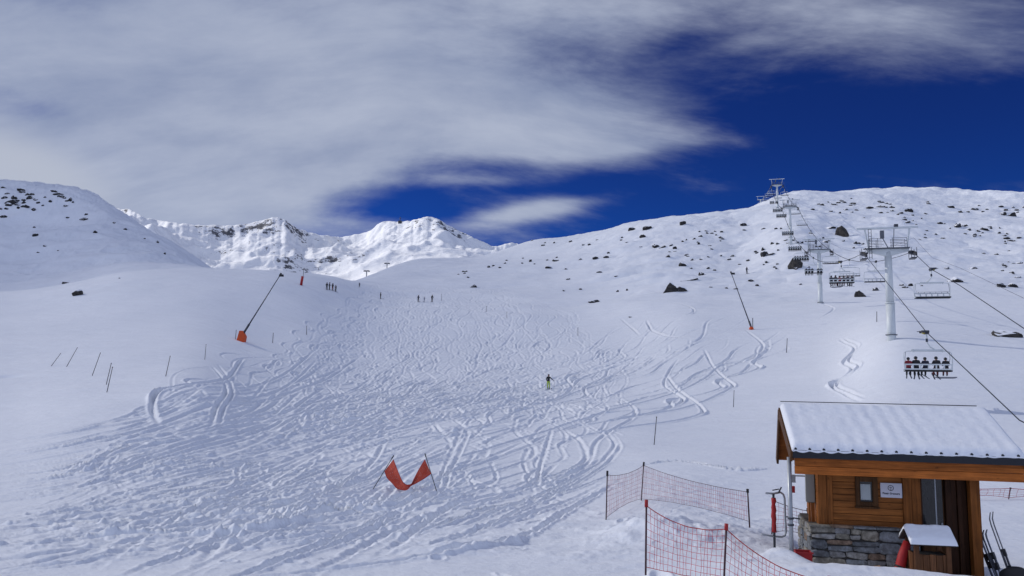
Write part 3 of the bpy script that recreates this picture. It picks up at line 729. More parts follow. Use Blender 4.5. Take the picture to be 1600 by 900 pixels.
CLUS = [
 ('small dark rock in the band of stones under the right-hand skyline', 'rocks under the right skyline',
  [(1377,317,9,3),(1359,326,17,4),(1377,324,12,4),(1395,330,8,3),(1421,331,14,7),(1409,334,8,4),(1427,337,6,3),(1418,348,12,4),(1414,344,6,3),(1470,350,7,4),(1487,325,12,6),
   (1502,332,8,4),(1524,328,10,5),(1513,332,5,3),(1565,324,9,4),(1573,329,8,4),(1568,336,14,7),(1583,338,16,9),(1589,329,7,3),(1584,325,7,3),(1319,317,10,3),(1323,328,11,3),(1304,320,10,4),(1331,332,6,3),
   (1284,321,7,5),(1316,315,6,3),(1333,319,10,3),(1339,329,5,3),(1452,319,8,4),(1375,333,8,3),(1395,325,7,3)]),
 ('small dark rock on the open slope right of the nearest lift pylon', 'rocks right of the nearest pylon',
  [(1497,355,15,8),(1508,354,10,4),(1540,360,16,5),(1523,368,11,4),(1574,374,10,5),(1594,372,8,3),(1558,398,6,3),(1571,416,10,3),(1593,412,17,4),(1583,427,9,4),(1590,434,11,3),(1463,367,7,3),(1448,361,5,3),
   (1446,372,4,3),(1474,373,6,3),(1476,350,4,2),(1480,420,10,4),(1509,366,5,3),(1515,359,5,3),(1562,365,6,4),(1580,377,7,3),(1570,369,6,3),(1547,355,6,3),(1424,447,6,5),(1415,450,8,4),(1410,446,9,4),(1530,362,7,4)]),
 ('small dark rock scattered around the upper lift pylons', 'rocks around the upper pylons',
  [(1250,380,15,6),(1290,379,11,5),(1281,375,7,4),(1238,376,8,3),(1228,376,6,3),(1208,381,9,4),(1216,381,7,3),(1181,394,4,3),(1193,391,6,6),(1205,398,14,3),(1198,411,5,4),(1211,418,6,3),(1169,407,5,3),(1194,414,5,2),
   (1174,440,10,4),(1184,447,7,4),(1251,445,6,3),(1337,381,8,5),(1318,377,6,3),(1164,360,6,3),(1213,358,5,3),(1270,328,8,3),(1299,331,6,3),(1244,421,6,4),(1352,390,5,3),(1266,365,6,3),(1334,388,5,3)]),
 ('small dark rock scattered on the middle hillside above the big triangular boulder', 'rocks on the middle hillside',
  [(1049,384,6,4),(1055,389,6,5),(1044,402,10,5),(1092,382,6,6),(1082,407,5,4),(1107,420,7,4),(1117,423,5,3),(1110,449,9,3),(1135,451,6,3),(1145,401,8,4),(1140,406,7,3),(1183,396,5,4),(1125,372,6,4),(1105,365,5,3),
   (1128,363,5,3),(1095,370,6,3),(1085,374,5,3),(1067,378,5,3),(1002,386,5,2),(979,379,5,2),(1129,374,8,4),(1113,390,5,3),(1107,402,5,3),(1095,406,5,3),(1074,398,4,2),(1169,408,5,3),(1080,420,4,3),(1046,394,4,2)]),
 ('small dark rock in the scattered row along the top of the piste', 'rocks above the piste',
  [(931,405,8,5),(948,403,8,4),(859,419,12,5),(829,409,4,5),(907,406,6,3),(855,407,5,4),(885,421,5,3),(937,426,8,3),(965,456,5,4),(980,454,4,4),(881,455,4,3),(951,396,4,3),(789,412,4,3),(764,418,6,4),(771,416,4,3),
   (816,412,3,3),(817,404,3,2),(870,403,4,3),(835,413,3,2),(963,432,5,2),(888,437,6,3),(731,434,4,3),(728,425,5,3),(716,429,4,2),(849,384,6,3),(832,376,5,2),(892,378,5,3),(921,383,4,3),(933,375,5,2),(972,372,4,3),(985,496,6,2)]),
 ('dark rock in the craggy band near the top of the left-hand hill', 'rocks on the left-hand hill top',
  [(4,294,9,4),(31,299,13,6),(49,305,8,4),(19,309,6,5),(46,311,14,7),(15,319,19,9),(38,324,11,5),(28,326,5,5),(52,329,8,5),(4,340,9,5),(88,305,14,6),(108,314,9,7),(78,316,6,5),(103,322,11,4),(59,318,6,4),(66,322,5,3),(34,301,10,5),(42,305,9,4),(22,311,9,5),(11,321,10,6),(27,321,9,4),(55,313,9,4),(93,307,10,4),(99,310,8,5),(104,315,8,4),(7,310,10,4),(37,318,8,5),(70,309,6,3),(83,300,9,4),
   (10,303,7,4),(26,315,7,4),(36,314,6,4),(95,308,8,4),(113,317,5,4),(1,327,6,4),(9,327,8,4)]),
 ('lone dark rock low on the smooth face of the left-hand hill', 'rocks on the left-hand hill face',
  [(134,336,7,5),(131,344,15,4),(105,341,5,3),(148,364,6,6),(53,369,9,7),(59,395,6,3),(69,385,6,3),(178,349,5,3),(195,359,5,3),(246,379,4,5),(257,397,4,4),(187,435,5,2),(53,356,4,3),(225,373,4,2),(90,392,3,2)]),
]
rk_ = random.Random(42)
for n_, (lab, grp, pts) in enumerate(CLUS):
    for p in pts: rock(*p, lab, grp)
    for q in range((34, 30, 14, 16, 8, 0, 0)[n_]):               # smaller stones around them
        c = rk_.choice(pts); rock(c[0] + rk_.gauss(0, 13), c[1] + rk_.gauss(0, 3.5), rk_.uniform(3, 6.5), rk_.uniform(1.8, 3.4), lab, grp)

# ------------------------------------------------------------------ people
def skin_mesh(name, joints, edges, root, mats, split, sub=1):
    """one continuous body grown over a skeleton of joints"""
    me = bpy.data.meshes.new(name + '_skeleton'); names = list(joints)
    me.from_pydata([joints[n][0] for n in names], [(names.index(a), names.index(b)) for a, b in edges], [])
    o = bpy.data.objects.new(name, me); col.objects.link(o)
    o.modifiers.new('skin', 'SKIN'); sb = o.modifiers.new('sub', 'SUBSURF'); sb.levels = sub; sb.render_levels = sub
    if not me.skin_vertices: me.attributes.new('x', 'FLOAT', 'POINT')
    sv = me.skin_vertices[0].data
    for i, n in enumerate(names):
        r = joints[n][1]; sv[i].radius = (r, r) if not isinstance(r, tuple) else r; sv[i].use_root = (n == root)
    dg = bpy.context.evaluated_depsgraph_get(); dg.update()
    res = bpy.data.meshes.new_from_object(o.evaluated_get(dg)); res.name = name
    bpy.data.objects.remove(o)
    res.materials.clear()
    for m in mats: res.materials.append(m)
    for p in res.polygons: p.material_index = split(p.center); p.use_smooth = True
    return res
def mirror(j):
    out = {}
    for n, (p, r) in j.items():
        if n.endswith('_'):
            out[n + 'l'] = ((p[0], p[1], p[2]), r); out[n + 'r'] = ((-p[0], p[1], p[2]), r)
        else: out[n] = (p, r)
    return out
E_BODY = [('pelvis','waist'),('waist','chest'),('chest','neck'),('neck','head'),('head','crown')]
for s_ in 'lr':
    E_BODY += [('chest','sho_'+s_),('sho_'+s_,'elb_'+s_),('elb_'+s_,'wri_'+s_),('wri_'+s_,'han_'+s_),
               ('pelvis','hip_'+s_),('hip_'+s_,'kne_'+s_),('kne_'+s_,'ank_'+s_),('ank_'+s_,'toe_'+s_)]
# standing, facing -y, knees soft
J_ST = mirror({'pelvis':((0,.04,.93),(.17,.13)),'waist':((0,.03,1.10),(.15,.12)),'chest':((0,0,1.32),(.19,.14)),'neck':((0,-.03,1.50),.065),'head':((0,-.05,1.60),(.085,.1)),'crown':((0,-.05,1.72),.07),
  'sho_':((.18,0,1.42),.085),'elb_':((.27,-.02,1.16),.062),'wri_':((.28,-.20,1.00),.048),'han_':((.27,-.29,.97),.045),
  'hip_':((.10,.04,.86),.115),'kne_':((.12,-.06,.50),.082),'ank_':((.13,.03,.12),.07),'toe_':((.13,-.15,.06),.055)})
J_SK = dict(J_ST)
for k_, p, r_ in (('elb_l',(.36,-.04,1.22),.062),('wri_l',(.56,-.08,1.08),.048),('han_l',(.63,-.10,1.04),.045),('elb_r',(-.30,.02,1.18),.062),('wri_r',(-.26,-.14,1.00),.048),('han_r',(-.25,-.22,.97),.045)):
    J_SK[k_] = (p, r_)
def split_st(c): return 2 if c.z > 1.53 and abs(c.x) < .15 else (0 if c.z > .92 else (3 if c.z < .13 else 1))
SK_ME = skin_mesh('skier_body', J_SK, E_BODY, 'pelvis', [M['jacket_black'], M['lime'], M['skin'], M['helmet']], split_st, 2)
ST_ME = skin_mesh('standing_body', J_ST, E_BODY, 'pelvis', [M['jacket_black'], M['trouser_dark'], M['skin'], M['helmet']], split_st)
# seated, facing +y, seat at z=0
J_SE = mirror({'pelvis':((0,-.06,.12),(.17,.14)),'waist':((0,-.10,.30),(.16,.13)),'chest':((0,-.10,.52),(.20,.14)),'neck':((0,-.05,.68),.065),'head':((0,-.02,.78),(.085,.1)),'crown':((0,-.02,.89),.07),
  'sho_':((.19,-.09,.61),.09),'elb_':((.25,.06,.38),.065),'wri_':((.17,.26,.36),.05),'han_':((.13,.33,.38),.048),
  'hip_':((.10,.02,.08),.11),'kne_':((.12,.42,.07),.085),'ank_':((.13,.48,-.36),.07),'toe_':((.13,.66,-.42),.055)})
def split_se(c): return 2 if c.z > .71 and abs(c.x) < .15 else (0 if c.z > .16 and c.y < .36 or c.z > .24 else (3 if c.z < -.30 else 1))
SE_ME = skin_mesh('seated_body', J_SE, E_BODY, 'pelvis', [M['jacket_black'], M['trouser_dark'], M['skin'], M['helmet']], split_se)
HEL_ME = MB().ball((0, 0, 0), (.125, .14, .125), 0, 12, 8).mesh('helmet', M['helmet'])
GOG_ME = MB().ball((0, 0, 0), (.10, .05, .045), 0, 10, 6).mesh('goggles', M['jacket_red'])
def ski_mesh():
    b = MB(); n = 14; vs = []
    for i in range(n + 1):
        t = i / n; y = -.95 + 1.75 * t; w = .052 - .014 * math.sin(math.pi * t) if .06 < t < .97 else .028
        z = .0 + (.10 * ((.12 - t) / .12) ** 2 if t < .12 else 0)
        vs += [(-w, y, z), (w, y, z), (w, y, z + .022), (-w, y, z + .022)]
    fs = []
    for i in range(n):
        a, c = i * 4, i * 4 + 4
        fs += [(a+3, c+3, c+2, a+2), (a, a+1, c+1, c), (a+1, a+2, c+2, c+1), (a, c, c+3, a+3)]
    fs += [(0, 3, 2, 1), (n*4, n*4+1, n*4+2, n*4+3)]
    b.add(vs, fs); b.box((-.04, -.2, .022), (.04, .18, .055)); return b.mesh('ski', M['ski'])
SKI_ME = ski_mesh()
def child(name, me, parent, loc=(0,0,0), rot=(0,0,0), scale=None):
    o = bpy.data.objects.new(name, me); col.objects.link(o); o.parent = parent; o.location = loc; o.rotation_euler = rot
    if scale: o.scale = scale
    return o
def recolour(o, i, m):
    o.material_slots[i].link = 'OBJECT'; o.material_slots[i].material = m
def standing(p, label, rz=0, h=1.72, jacket=None, trousers=None, group=None, me=None, skis=True):
    t = thing('person', label, 'person', p, (0, 0, rz), group); t.scale = (h/1.75,) * 3
    b = child('body', me or ST_ME, t, (0, 0, .04))
    if jacket: recolour(b, 0, jacket)
    if trousers: recolour(b, 1, trousers)
    child('helmet', HEL_ME, t, (0, -.045, 1.71)); child('goggles', GOG_ME, t, (0, -.145, 1.67))
    if skis:
        for s in (-1, 1): child('ski', SKI_ME, t, (s * .13, 0, 0))
    return t
# the skier in the middle of the piste
p = hit(857, 608)
sk = standing(p, 'skier in black jacket and lime green trousers gliding down the middle of the piste', R(14), 1.78, None, None, None, SK_ME)
def ski_pole(a, b, label):
    t = thing('ski_pole', label, 'ski pole', a); b = Vector(b) - Vector(a)
    MB().tube([(0, 0, 0), b], .012, 6).build('shaft', M['dark_steel'], t)
    MB().tube([b * -.02, b * .14], .020, 6).build('grip', M['black'], t)
    q = b * .93; MB().tube([q - b.normalized() * .01, q + b.normalized() * .01], .05, 8).build('basket', M['black'], t)
mw = Matrix.Translation(p) @ Matrix.Rotation(R(14), 4, 'Z') @ Matrix.Scale(1.78/1.75, 4)
ski_pole(mw @ Vector((.64,-.11,1.09)), mw @ Vector((.86,.45,.30)), 'thin ski pole held out in the left hand of the lime trousered skier')
ski_pole(mw @ Vector((-.25,-.23,1.02)), mw @ Vector((-.36,.5,.25)), 'thin ski pole held close in the right hand of the lime trousered skier')
for x, y, h, rz, jk, tr_, lab in [
  (653.5,472,1.8,.6,M['jacket_navy'],None,'dark dressed skier standing high on the piste, leftmost of three'),
  (663,472,1.35,-.3,M['suit_pale'],M['suit_pale'],'small pale dressed skier standing between two dark ones high on the piste'),
  (675,472,1.9,2.8,M['jacket_black'],None,'dark dressed skier standing high on the piste, rightmost of three'),
  (594.5,467,1.7,1.4,M['jacket_black'],None,'dark lone skier crouching at the top of the piste left of three others'),
  (510.5,453,1.75,.4,M['jacket_black'],None,'dark dressed skier at the left end of the group on the bank crest'),
  (514.5,453,1.8,2.2,M['jacket_navy'],None,'dark dressed skier second from the left in the group on the bank crest'),
  (519.5,454,1.75,.9,M['jacket_black'],M['trouser_rust'],'dark dressed skier standing third from the left on the bank crest'),
  (524.5,456,1.6,-.6,M['jacket_black'],None,'dark dressed skier at the right end of the group on the bank crest'),
  (561.5,449,1.3,.2,M['jacket_navy'],None,'tiny dark figure at the narrow top of the piste'),
  (1167,428,2.0,.2,M['jacket_navy'],None,'dark figure standing on the hillside near the tip of the right snow lance')]:
    standing(hit(x, y), lab, rz, h, jk, tr_)

# ------------------------------------------------------------------ chairlift
LD = Vector((.2805, .96, 0)).normalized(); LP = Vector((LD.y, -LD.x, 0))     # along the line, and to its right
LROT = math.atan2(LP.y, LP.x)
def line_at(D, off): return Vector((42.5 + .2925 * (D - 88), D, 0)) + LP * off
PYL = [(88, 524, 9.4, 12.2), (165, 473, 10.9, 13.6), (255, 371, 9.9, 12.6), (337, 325, 10.0, 12.9)]     # distance, row of foot, cable height, top
def pylon(D, yfoot, hc, ht, label, slope):
    c = line_at(D, 0); X = 800 + c.x / D * F
    z0 = at(X, yfoot, D).z
    t = thing('lift_pylon', label, 'lift pylon', (c.x, c.y, z0), (0, 0, LROT), 'chairlift pylons')
    ha = hc + .1
    sh = MB().tube([(0,0,-2.5),(0,0,ha*.38)], [.47,.47], 20).tube([(0,0,ha*.38),(0,0,ha-.1)], [.43,.37], 20)
    shaft = sh.build('shaft', M['white_steel'], t)
    MB().tube([(0,0,ha*.38-.05),(0,0,ha*.38+.05)], .54, 20).build('flange', M['white_steel'], shaft)
    MB().tube([(0,0,.0),(0,0,.10)], .62, 16).build('foot_plate', M['grey_steel'], shaft)
    a = MB()
    for s in (-1, 1):
        v = [(s*.2,-.3,ha-.55),(s*.2,.3,ha-.55),(s*.2,.3,ha+.25),(s*.2,-.3,ha+.25),(s*2.15,-.18,ha-.02),(s*2.15,.18,ha-.02),(s*2.15,.18,ha+.25),(s*2.15,-.18,ha+.25)]
        a.add(v, [(0,1,2,3),(7,6,5,4),(0,4,5,1),(1,5,6,2),(2,6,7,3),(3,7,4,0)])
    a.box((-.2,-.3,ha-.55),(.2,.3,ha+.25)); a.build('cross_arm', M['white_steel'], t)
    MB().box((-2.2,-.55,ha+.28),(2.2,.55,ha+.38)).build('catwalk', M['grey_steel'], t)
    rl = MB()
    for x in (-1.95,-1.1,.45,1.9):
        for y in (-.55,.55): rl.bar((x,y,ha+.38),(x,y,ha+1.45),.045)
    for y in (-.55,.55):
        for z in (.75,1.1,1.45):
            rl.bar((-1.95,y,ha+z),(-.5,y,ha+z),.04); rl.bar((.35,y,ha+z),(1.9,y,ha+z),.04)
    rl.build('railing', M['grey_steel'], t)
    fr = MB(); zt = ht
    for s in (-1, 1): fr.bar((s*1.95,0,ha+.1),(s*2.35,0,zt),.16,.16)
    fr.bar((-3.2,0,zt),(3.2,0,zt),.2,.22); fr.build('lifting_frame', M['white_steel'], t)
    ld = MB()
    for x in (-2.05,-1.75): ld.bar((x,-.6,ha-.9),(x,-.6,zt-.2),.05)
    for i in range(9): ld.bar((-2.05,-.6,ha-.7+i*.4),(-1.75,-.6,ha-.7+i*.4),.04)
    ld.build('ladder', M['dark_steel'], t)
    MB().box((-.75,-.25,ha+1.5),(-.35,.1,ha+2.4)).bar((-.5,-.1,ha+1.5),(.05,-.2,ha+.3),.09).build('control_box', M['grey_steel'], t)
    MB().box((.75,-.2,zt+.1),(1.15,.2,zt+.4)).bar((.6,0,ha+.4),(.75,0,zt+.2),.06).build('wind_gauge', M['dark_steel'], t)
    for s in (-1, 1):
        sm = MB(); n = 8
        x = s*2.55
        sm.bar((x,-1.9,ha-.35-1.9*slope),(x,1.9,ha-.35+1.9*slope),.16,.22)
        sm.bar((s*2.1,0,ha-.1),(x,0,ha-.3),.2)
        sm.box((x-.3,-.7,ha-.9),(x+.3,.7,ha-.8)); 
        for q in (-.7,.7):
            sm.bar((x-.28,q,ha-.85),(x-.28,q,ha+.3),.05); sm.bar((x+.28,q,ha-.85),(x+.28,q,ha+.3),.05)
        tr_ = sm.build('sheave_frame', M['dark_steel'], t)
        wl = MB()
        for i in range(n):
            y = -1.75 + i*.5; zc = ha-.12+y*slope - .004*y*y*6
            wl.tube([(x-.06,y,zc-.05),(x+.06,y,zc-.05)], .21, 12)
        wl.build('sheave_wheels', M['black'], tr_)
    return t
PL = ['nearest pale lift pylon with wide work platform, standing right above the hut', 'second lift pylon up the line, partly behind chairs, left of the nearest one',
      'third lift pylon up the line, small below the skyline', 'highest lift pylon standing out against the blue sky']
SL = [.21, .24, .30, .28]
tops = []
for (D, yf, hc, ht), lab, sl_ in zip(PYL, PL, SL):
    t = pylon(D, yf, hc, ht, lab, sl_); tops.append((D, t.location.z + hc))
# the last pylon beyond the crest
c = line_at(600, 0); zt_ = at(800 + c.x/600*F, 312, 600).z
PYL5 = thing('lift_pylon', 'faint far lift pylon beyond the crest left of the highest one', 'lift pylon', (c.x, c.y, zt_-11), (0, 0, LROT), 'chairlift pylons')
MB().tube([(0,0,-60),(0,0,11)], .5, 12).build('shaft', M['white_steel'], PYL5)
MB().bar((-2.6,0,11),(2.6,0,11),.4).build('cross_arm', M['white_steel'], PYL5)
MB().bar((-3.2,0,13.6),(3.2,0,13.6),.25).bar((-2,0,11),(-2.3,0,13.6),.2).bar((2,0,11),(2.3,0,13.6),.2).build('lifting_frame', M['white_steel'], PYL5)
tops.append((600, zt_))
lowL = [(14, -5.0), (40, -1.2), (59.3, 4.75)]; lowR = [(14, -4.6), (40, .2), (54, 4.4), (70, 9.7), (80, 12.7)]
def cable_z(D, side):
    pts = (lowL if side < 0 else lowR) + tops
    for (a, za), (b, zb) in zip(pts, pts[1:]):
        if a <= D <= b:
            u = (D - a) / (b - a); sag = .022 * (b - a) * 4 * u * (1 - u) if a >= 88 else 0.0
            if a > 300: sag *= .55
            return za + (zb - za) * u - sag
    return pts[-1][1]
def cable_pt(D, side):
    q = line_at(D, side * 2.55); q.z = cable_z(q.y if False else D, side); return q
Ds = [14, 22, 30, 40, 48, 54, 59.3, 64, 70, 80, 88] + list(range(95, 340, 7)) + [337] + list(range(350, 601, 25))
Ds = sorted(set(Ds))
for side, lab in ((-1, 'steel haul cable carrying loaded chairs uphill, left of the pylons'), (1, 'steel haul cable carrying empty chairs downhill, right of the pylons')):
    o = MB().tube([cable_pt(D, side) for D in Ds], [.032 + .00022 * max(0, D - 80) for D in Ds], 6).build('haul_cable', M['cable'])
    tag(o, lab, 'cable', 'chairlift cables')
o = MB().tube([line_at(D, 2.7) + Vector((0, 0, cable_z(D, 1) + (.9 if D < 88 else 1.6) + (.035 * (88 - D) if D < 88 else 0))) for D in Ds if D < 340], .016, 5).build('signal_cable', M['comm'])
tag(o, 'thin grey signal wire running above the right haul cable', 'cable')

def chair_proto(label, grp):
    """six-seat chair, origin at the grip on the cable, riders face +y"""
    t = thing('lift_chair', label, 'lift chair', (0, 0, 0), (0, 0, LROT), grp)
    MB().tube([(-.32,.0,-.02),(.0,.0,-.10),(.0,.0,-.55),(.02,0,-.85),(.22,0,-1.15),(.5,0,-1.32)], [.05,.06,.055,.055,.055,.055], 8).build('hanger', M['white_steel'], t)
    gp = MB().box((-.12,-.42,-.16),(.10,.42,.10)).tube([(-.42,-.36,.02),(.12,-.36,.02)], .09, 8).tube([(-.42,.36,.02),(.12,.36,.02)], .09, 8).bar((-.62,.2,.04),(.1,.2,.12),.05).build('grip', M['dark_steel'], t)
    MB().box((-.30,-.12,-.14),(-.13,.12,.10)).build('grip_cover', M['yellow'], gp)
    MB().box((-.07,-.07,-.75),(.07,.07,-.5)).build('damper', M['dark_steel'], t)
    fr = MB().bar((-1.1,0,-1.38),(1.1,0,-1.38),.10,.12)
    fr.tube([(-1.1,.0,-1.45),(1.1,0,-1.45)], .04, 8)
    for s in (-1, 1):
        fr.bar((s*1.0,-.1,-1.3),(s*1.0,-.1,-1.55),.06)
        fr.tube([(s*1.1,0,-1.45),(s*1.45,0,-1.46),(s*1.62,0,-1.58),(s*1.66,-.02,-1.85),(s*1.66,-.12,-2.45),(s*1.62,-.05,-2.92),(s*1.60,.42,-2.96)], .032, 8)
    fr.build('frame', M['white_steel'], t)
    bk = MB().bar((-1.64,-.20,-2.47),(1.64,-.20,-2.47),.06,.10).bar((-1.64,-.14,-2.82),(1.64,-.14,-2.82),.06,.10)
    for i in range(7): bk.bar((-1.6+i*3.2/6,-.20,-2.47),(-1.6+i*3.2/6,-.14,-2.82),.10,.04,(0,1,0))
    bk.build('backrest', M['white_steel'], t)
    st = MB()
    for i in range(6):
        x = -1.6 + (i+.5)*3.2/6; st.box((x-.25,-.16,-2.98),(x+.25,.36,-2.90))
    st.bar((-1.62,.38,-2.93),(1.62,.38,-2.93),.06,.16).bar((-1.62,-.14,-2.95),(1.62,-.14,-2.95),.06,.12)
    st.build('seat', M['black'], t)
    rb = MB().tube([(-1.5,.30,-2.38),(1.5,.30,-2.38)], .022, 6)
    for s in (-1, 1): rb.tube([(s*1.5,.30,-2.38),(s*1.55,.1,-2.0),(s*1.5,0,-1.5)], .022, 6)
    for i in range(6):
        x = -1.33 + i*.53; rb.tube([(x,.30,-2.38),(x,.34,-2.5)], .03, 6)
    rb.build('safety_bar', M['galv'], t)
    return t
def chair_far(label, grp):
    """the same chair far up the line, one piece"""
    t = MB().tube([(0,0,0),(0,0,-.85),(.3,0,-1.3)], .06, 5).bar((-1.1,0,-1.38),(1.1,0,-1.38),.14)
    for s in (-1, 1): t.tube([(s*1.1,0,-1.42),(s*1.6,0,-1.55),(s*1.66,-.1,-2.45),(s*1.6,.3,-2.95)], .045, 5)
    t.bar((-1.64,-.2,-2.47),(1.64,-.2,-2.47),.08,.12)
    for i in range(7): t.bar((-1.6+i*3.2/6,-.2,-2.47),(-1.6+i*3.2/6,-.14,-2.85),.1,.04,(0,1,0))
    t.box((-1.62,-.16,-3.0),(1.62,.38,-2.88), None, 1); t.box((-.1,-.4,-.15),(.1,.4,.1), None, 1)
    o = t.build('lift_chair', [M['white_steel'], M['black']]); o.rotation_euler = (0, 0, LROT)
    return tag(o, label, 'lift chair', grp)
UP, DN = 'loaded chairs riding up the left cable', 'empty chairs riding down the right cable'
def rider(chair, i, label, jacket, trousers, skis=True, board=False, lean=None):
    lean = random.uniform(-.28, .28) if lean is None else lean
    Mx = Matrix.Translation(chair.location) @ Matrix.Rotation(LROT, 4, 'Z')
    x = -1.6 + (i + .5) * 3.2 / 6
    t = thing('person', label, 'person', Mx @ Vector((x, .06, -2.895)), (0, 0, LROT + lean), chair['rgroup'])
    t.scale = (random.uniform(.96, 1.08), 1, random.uniform(.93, 1.06))
    b = child('body', SE_ME, t, (0, 0, .03))
    if jacket: recolour(b, 0, jacket)
    if trousers: recolour(b, 1, trousers)
    child('helmet', HEL_ME, t, (random.uniform(-.02, .02), -.02, .88), (0, 0, 0))
    if skis:
        for s in (-1, 1): child('ski', SKI_ME, t, (s*.13, .50, -.47), (R(-14), 0, math.pi + s*.06), (1, 1, 1))
    if board:
        bb = MB(); n = 12
        for k_ in range(n):
            y0, y1 = -.78 + 1.56*k_/n, -.78 + 1.56*(k_+1)/n
            w0 = .14*min(1, math.sqrt(max(.05, 1-(abs(y0)/.80)**6))); w1_ = .14*min(1, math.sqrt(max(.05, 1-(abs(y1)/.80)**6)))
            z0, z1 = .10*max(0, abs(y0)-.55)**1.2*3, .10*max(0, abs(y1)-.55)**1.2*3
            bb.add([(-w0,y0,z0),(w0,y0,z0),(w1_,y1,z1),(-w1_,y1,z1),(-w0,y0,z0+.025),(w0,y0,z0+.025),(w1_,y1,z1+.025),(-w1_,y1,z1+.025)],
                   [(0,3,2,1),(4,5,6,7),(0,1,5,4),(1,2,6,5),(2,3,7,6),(3,0,4,7)])
        child('snowboard', bb.mesh('snowboard', M['board']), t, (.05, .55, -.56), (R(0), R(24), R(78)))
    return t
POS = ['far left seat', 'second seat from the left', 'third seat from the left', 'fourth seat from the left', 'fifth seat from the left', 'far right seat']
near = chair_proto('nearest lift chair carrying five riders, low beside the hut roof', UP)
near.location = cable_pt(59.3, -1); near['rgroup'] = 'riders on the nearest chair'
JK = [M['jacket_navy'], M['jacket_black'], M['jacket_red']]
for i, jk, tr_, bd in ((0,M['jacket_red'],None,False),(1,M['jacket_black'],None,False),(2,M['jacket_navy'],None,False),(3,M['jacket_black'],None,False),(5,M['jacket_black'],M['trouser_rust'],True)):
    pass
for x_i, jk, tr_, bd, lab in ((0,M['jacket_red'],None,False,'rider in a dark red jacket in the far left seat of the nearest chair'),
    (1,M['jacket_black'],None,False,'rider in black seated second from the left on the nearest chair'),
    (2.15,M['jacket_navy'],None,False,'rider in dark navy seated in the middle of the nearest chair'),
    (3.6,M['jacket_black'],M['trouser_rust'],False,'broad dark rider with rust trousers seated second from the right on the nearest chair'),
    (4.8,M['jacket_black'],M['trouser_rust'],True,'rider with a grey snowboard in the right seat of the nearest chair')):
    rider(near, x_i, lab, jk, tr_, not bd, bd)
second = copy_tree(near); second['label'] = 'second lift chair up the line, full of six riders left of the nearest pylon'
second.location = cable_pt(108, -1); second['rgroup'] = 'riders on the second chair'
for i in range(6):
    rider(second, i, ('rider in a red jacket' if i == 2 else 'rider in dark clothes') + ' in the ' + POS[i] + ' of the second chair', M['jacket_red'] if i == 2 else JK[i % 2], M['trouser_rust'] if i in (1, 3) else None, i not in (1,), i == 1)
empty = copy_tree(near); empty['label'] = 'nearest empty lift chair with dark seats, hanging right of the nearest pylon'; empty['group'] = DN
empty.location = cable_pt(80, 1); empty.rotation_euler = (0, 0, LROT + math.pi)
def far_chair(D, side, label, riders=0, proto=[None]):
    if proto[0] is None: o = proto[0] = chair_far(label, UP)
    else: o = proto[0].copy(); col.objects.link(o)
    o['label'] = label; o['group'] = UP if side < 0 else DN
    o.location = cable_pt(D, side); o.rotation_euler = (0, 0, LROT + (0 if side < 0 else math.pi))
    o['rgroup'] = 'riders on the distant chairs'
    if riders:
        seats = [i for i in range(6) if not (riders == 5 and i == 3)]
        for i in seats:
            Mx = Matrix.Translation(o.location) @ Matrix.Rotation(LROT, 4, 'Z')
            b = bpy.data.objects.new('person', SE_ME); col.objects.link(b)
            b.location = Mx @ Vector((-1.6 + (i+.5)*3.2/6, .06, -2.87)); b.rotation_euler = (0, 0, LROT)
            for q in (0, 2): recolour(b, q, JK[(i + int(D)) % 2])
            tag(b, 'rider in dark clothes sitting on the ' + label.split(',')[0], 'person', 'riders on the ' + label.split(',')[0])
    return o
far_chair(149, -1, 'third loaded chair up the line, in front of the second pylon shaft', 5)
far_chair(178, -1, 'fourth loaded chair up the line, left of the second pylon shaft', 6)
far_chair(198, -1, 'fifth loaded chair up the line, above the large dark boulder', 6)
far_chair(226, -1, 'sixth loaded chair up the line, under the third pylon arm', 6)
far_chair(258, -1, 'seventh loaded chair up the line, left of the third pylon top', 6)
far_chair(284, -1, 'eighth loaded chair up the line, below the highest pylon foot', 6)
far_chair(310, -1, 'ninth loaded chair up the line, close beside the highest pylon shaft', 5)
far_chair(332, -1, 'chair hanging against the sky, left of the highest pylon head')
far_chair(362, -1, 'small pale chair just left of the highest pylon, over the skyline')
far_chair(400, -1, 'small pale chair lower left of the highest pylon, second over the skyline')
far_chair(450, -1, 'small pale chair lower left of the highest pylon, third over the skyline')
far_chair(520, -1, 'leftmost tiny pale chair on the skyline left of the highest pylon')
far_chair(112, 1, 'empty chair half hidden behind the nearest pylon shaft')
far_chair(139, 1, 'empty chair left of the nearest pylon, behind the second loaded chair')
far_chair(168, 1, 'empty chair hanging just right of the second pylon arm')
far_chair(212, 1, 'empty chair above and right of the second pylon, below the flat slab')
far_chair(240, 1, 'empty chair right of the third pylon shaft')
far_chair(268, 1, 'empty chair right of the third pylon top, seat only just visible')
far_chair(300, 1, 'empty chair right of the highest pylon, crossing the bright snow cone')
far_chair(328, 1, 'empty chair right under the highest pylon head')
far_chair(380, 1, 'tiny empty chair just right of the highest pylon, beyond the crest')

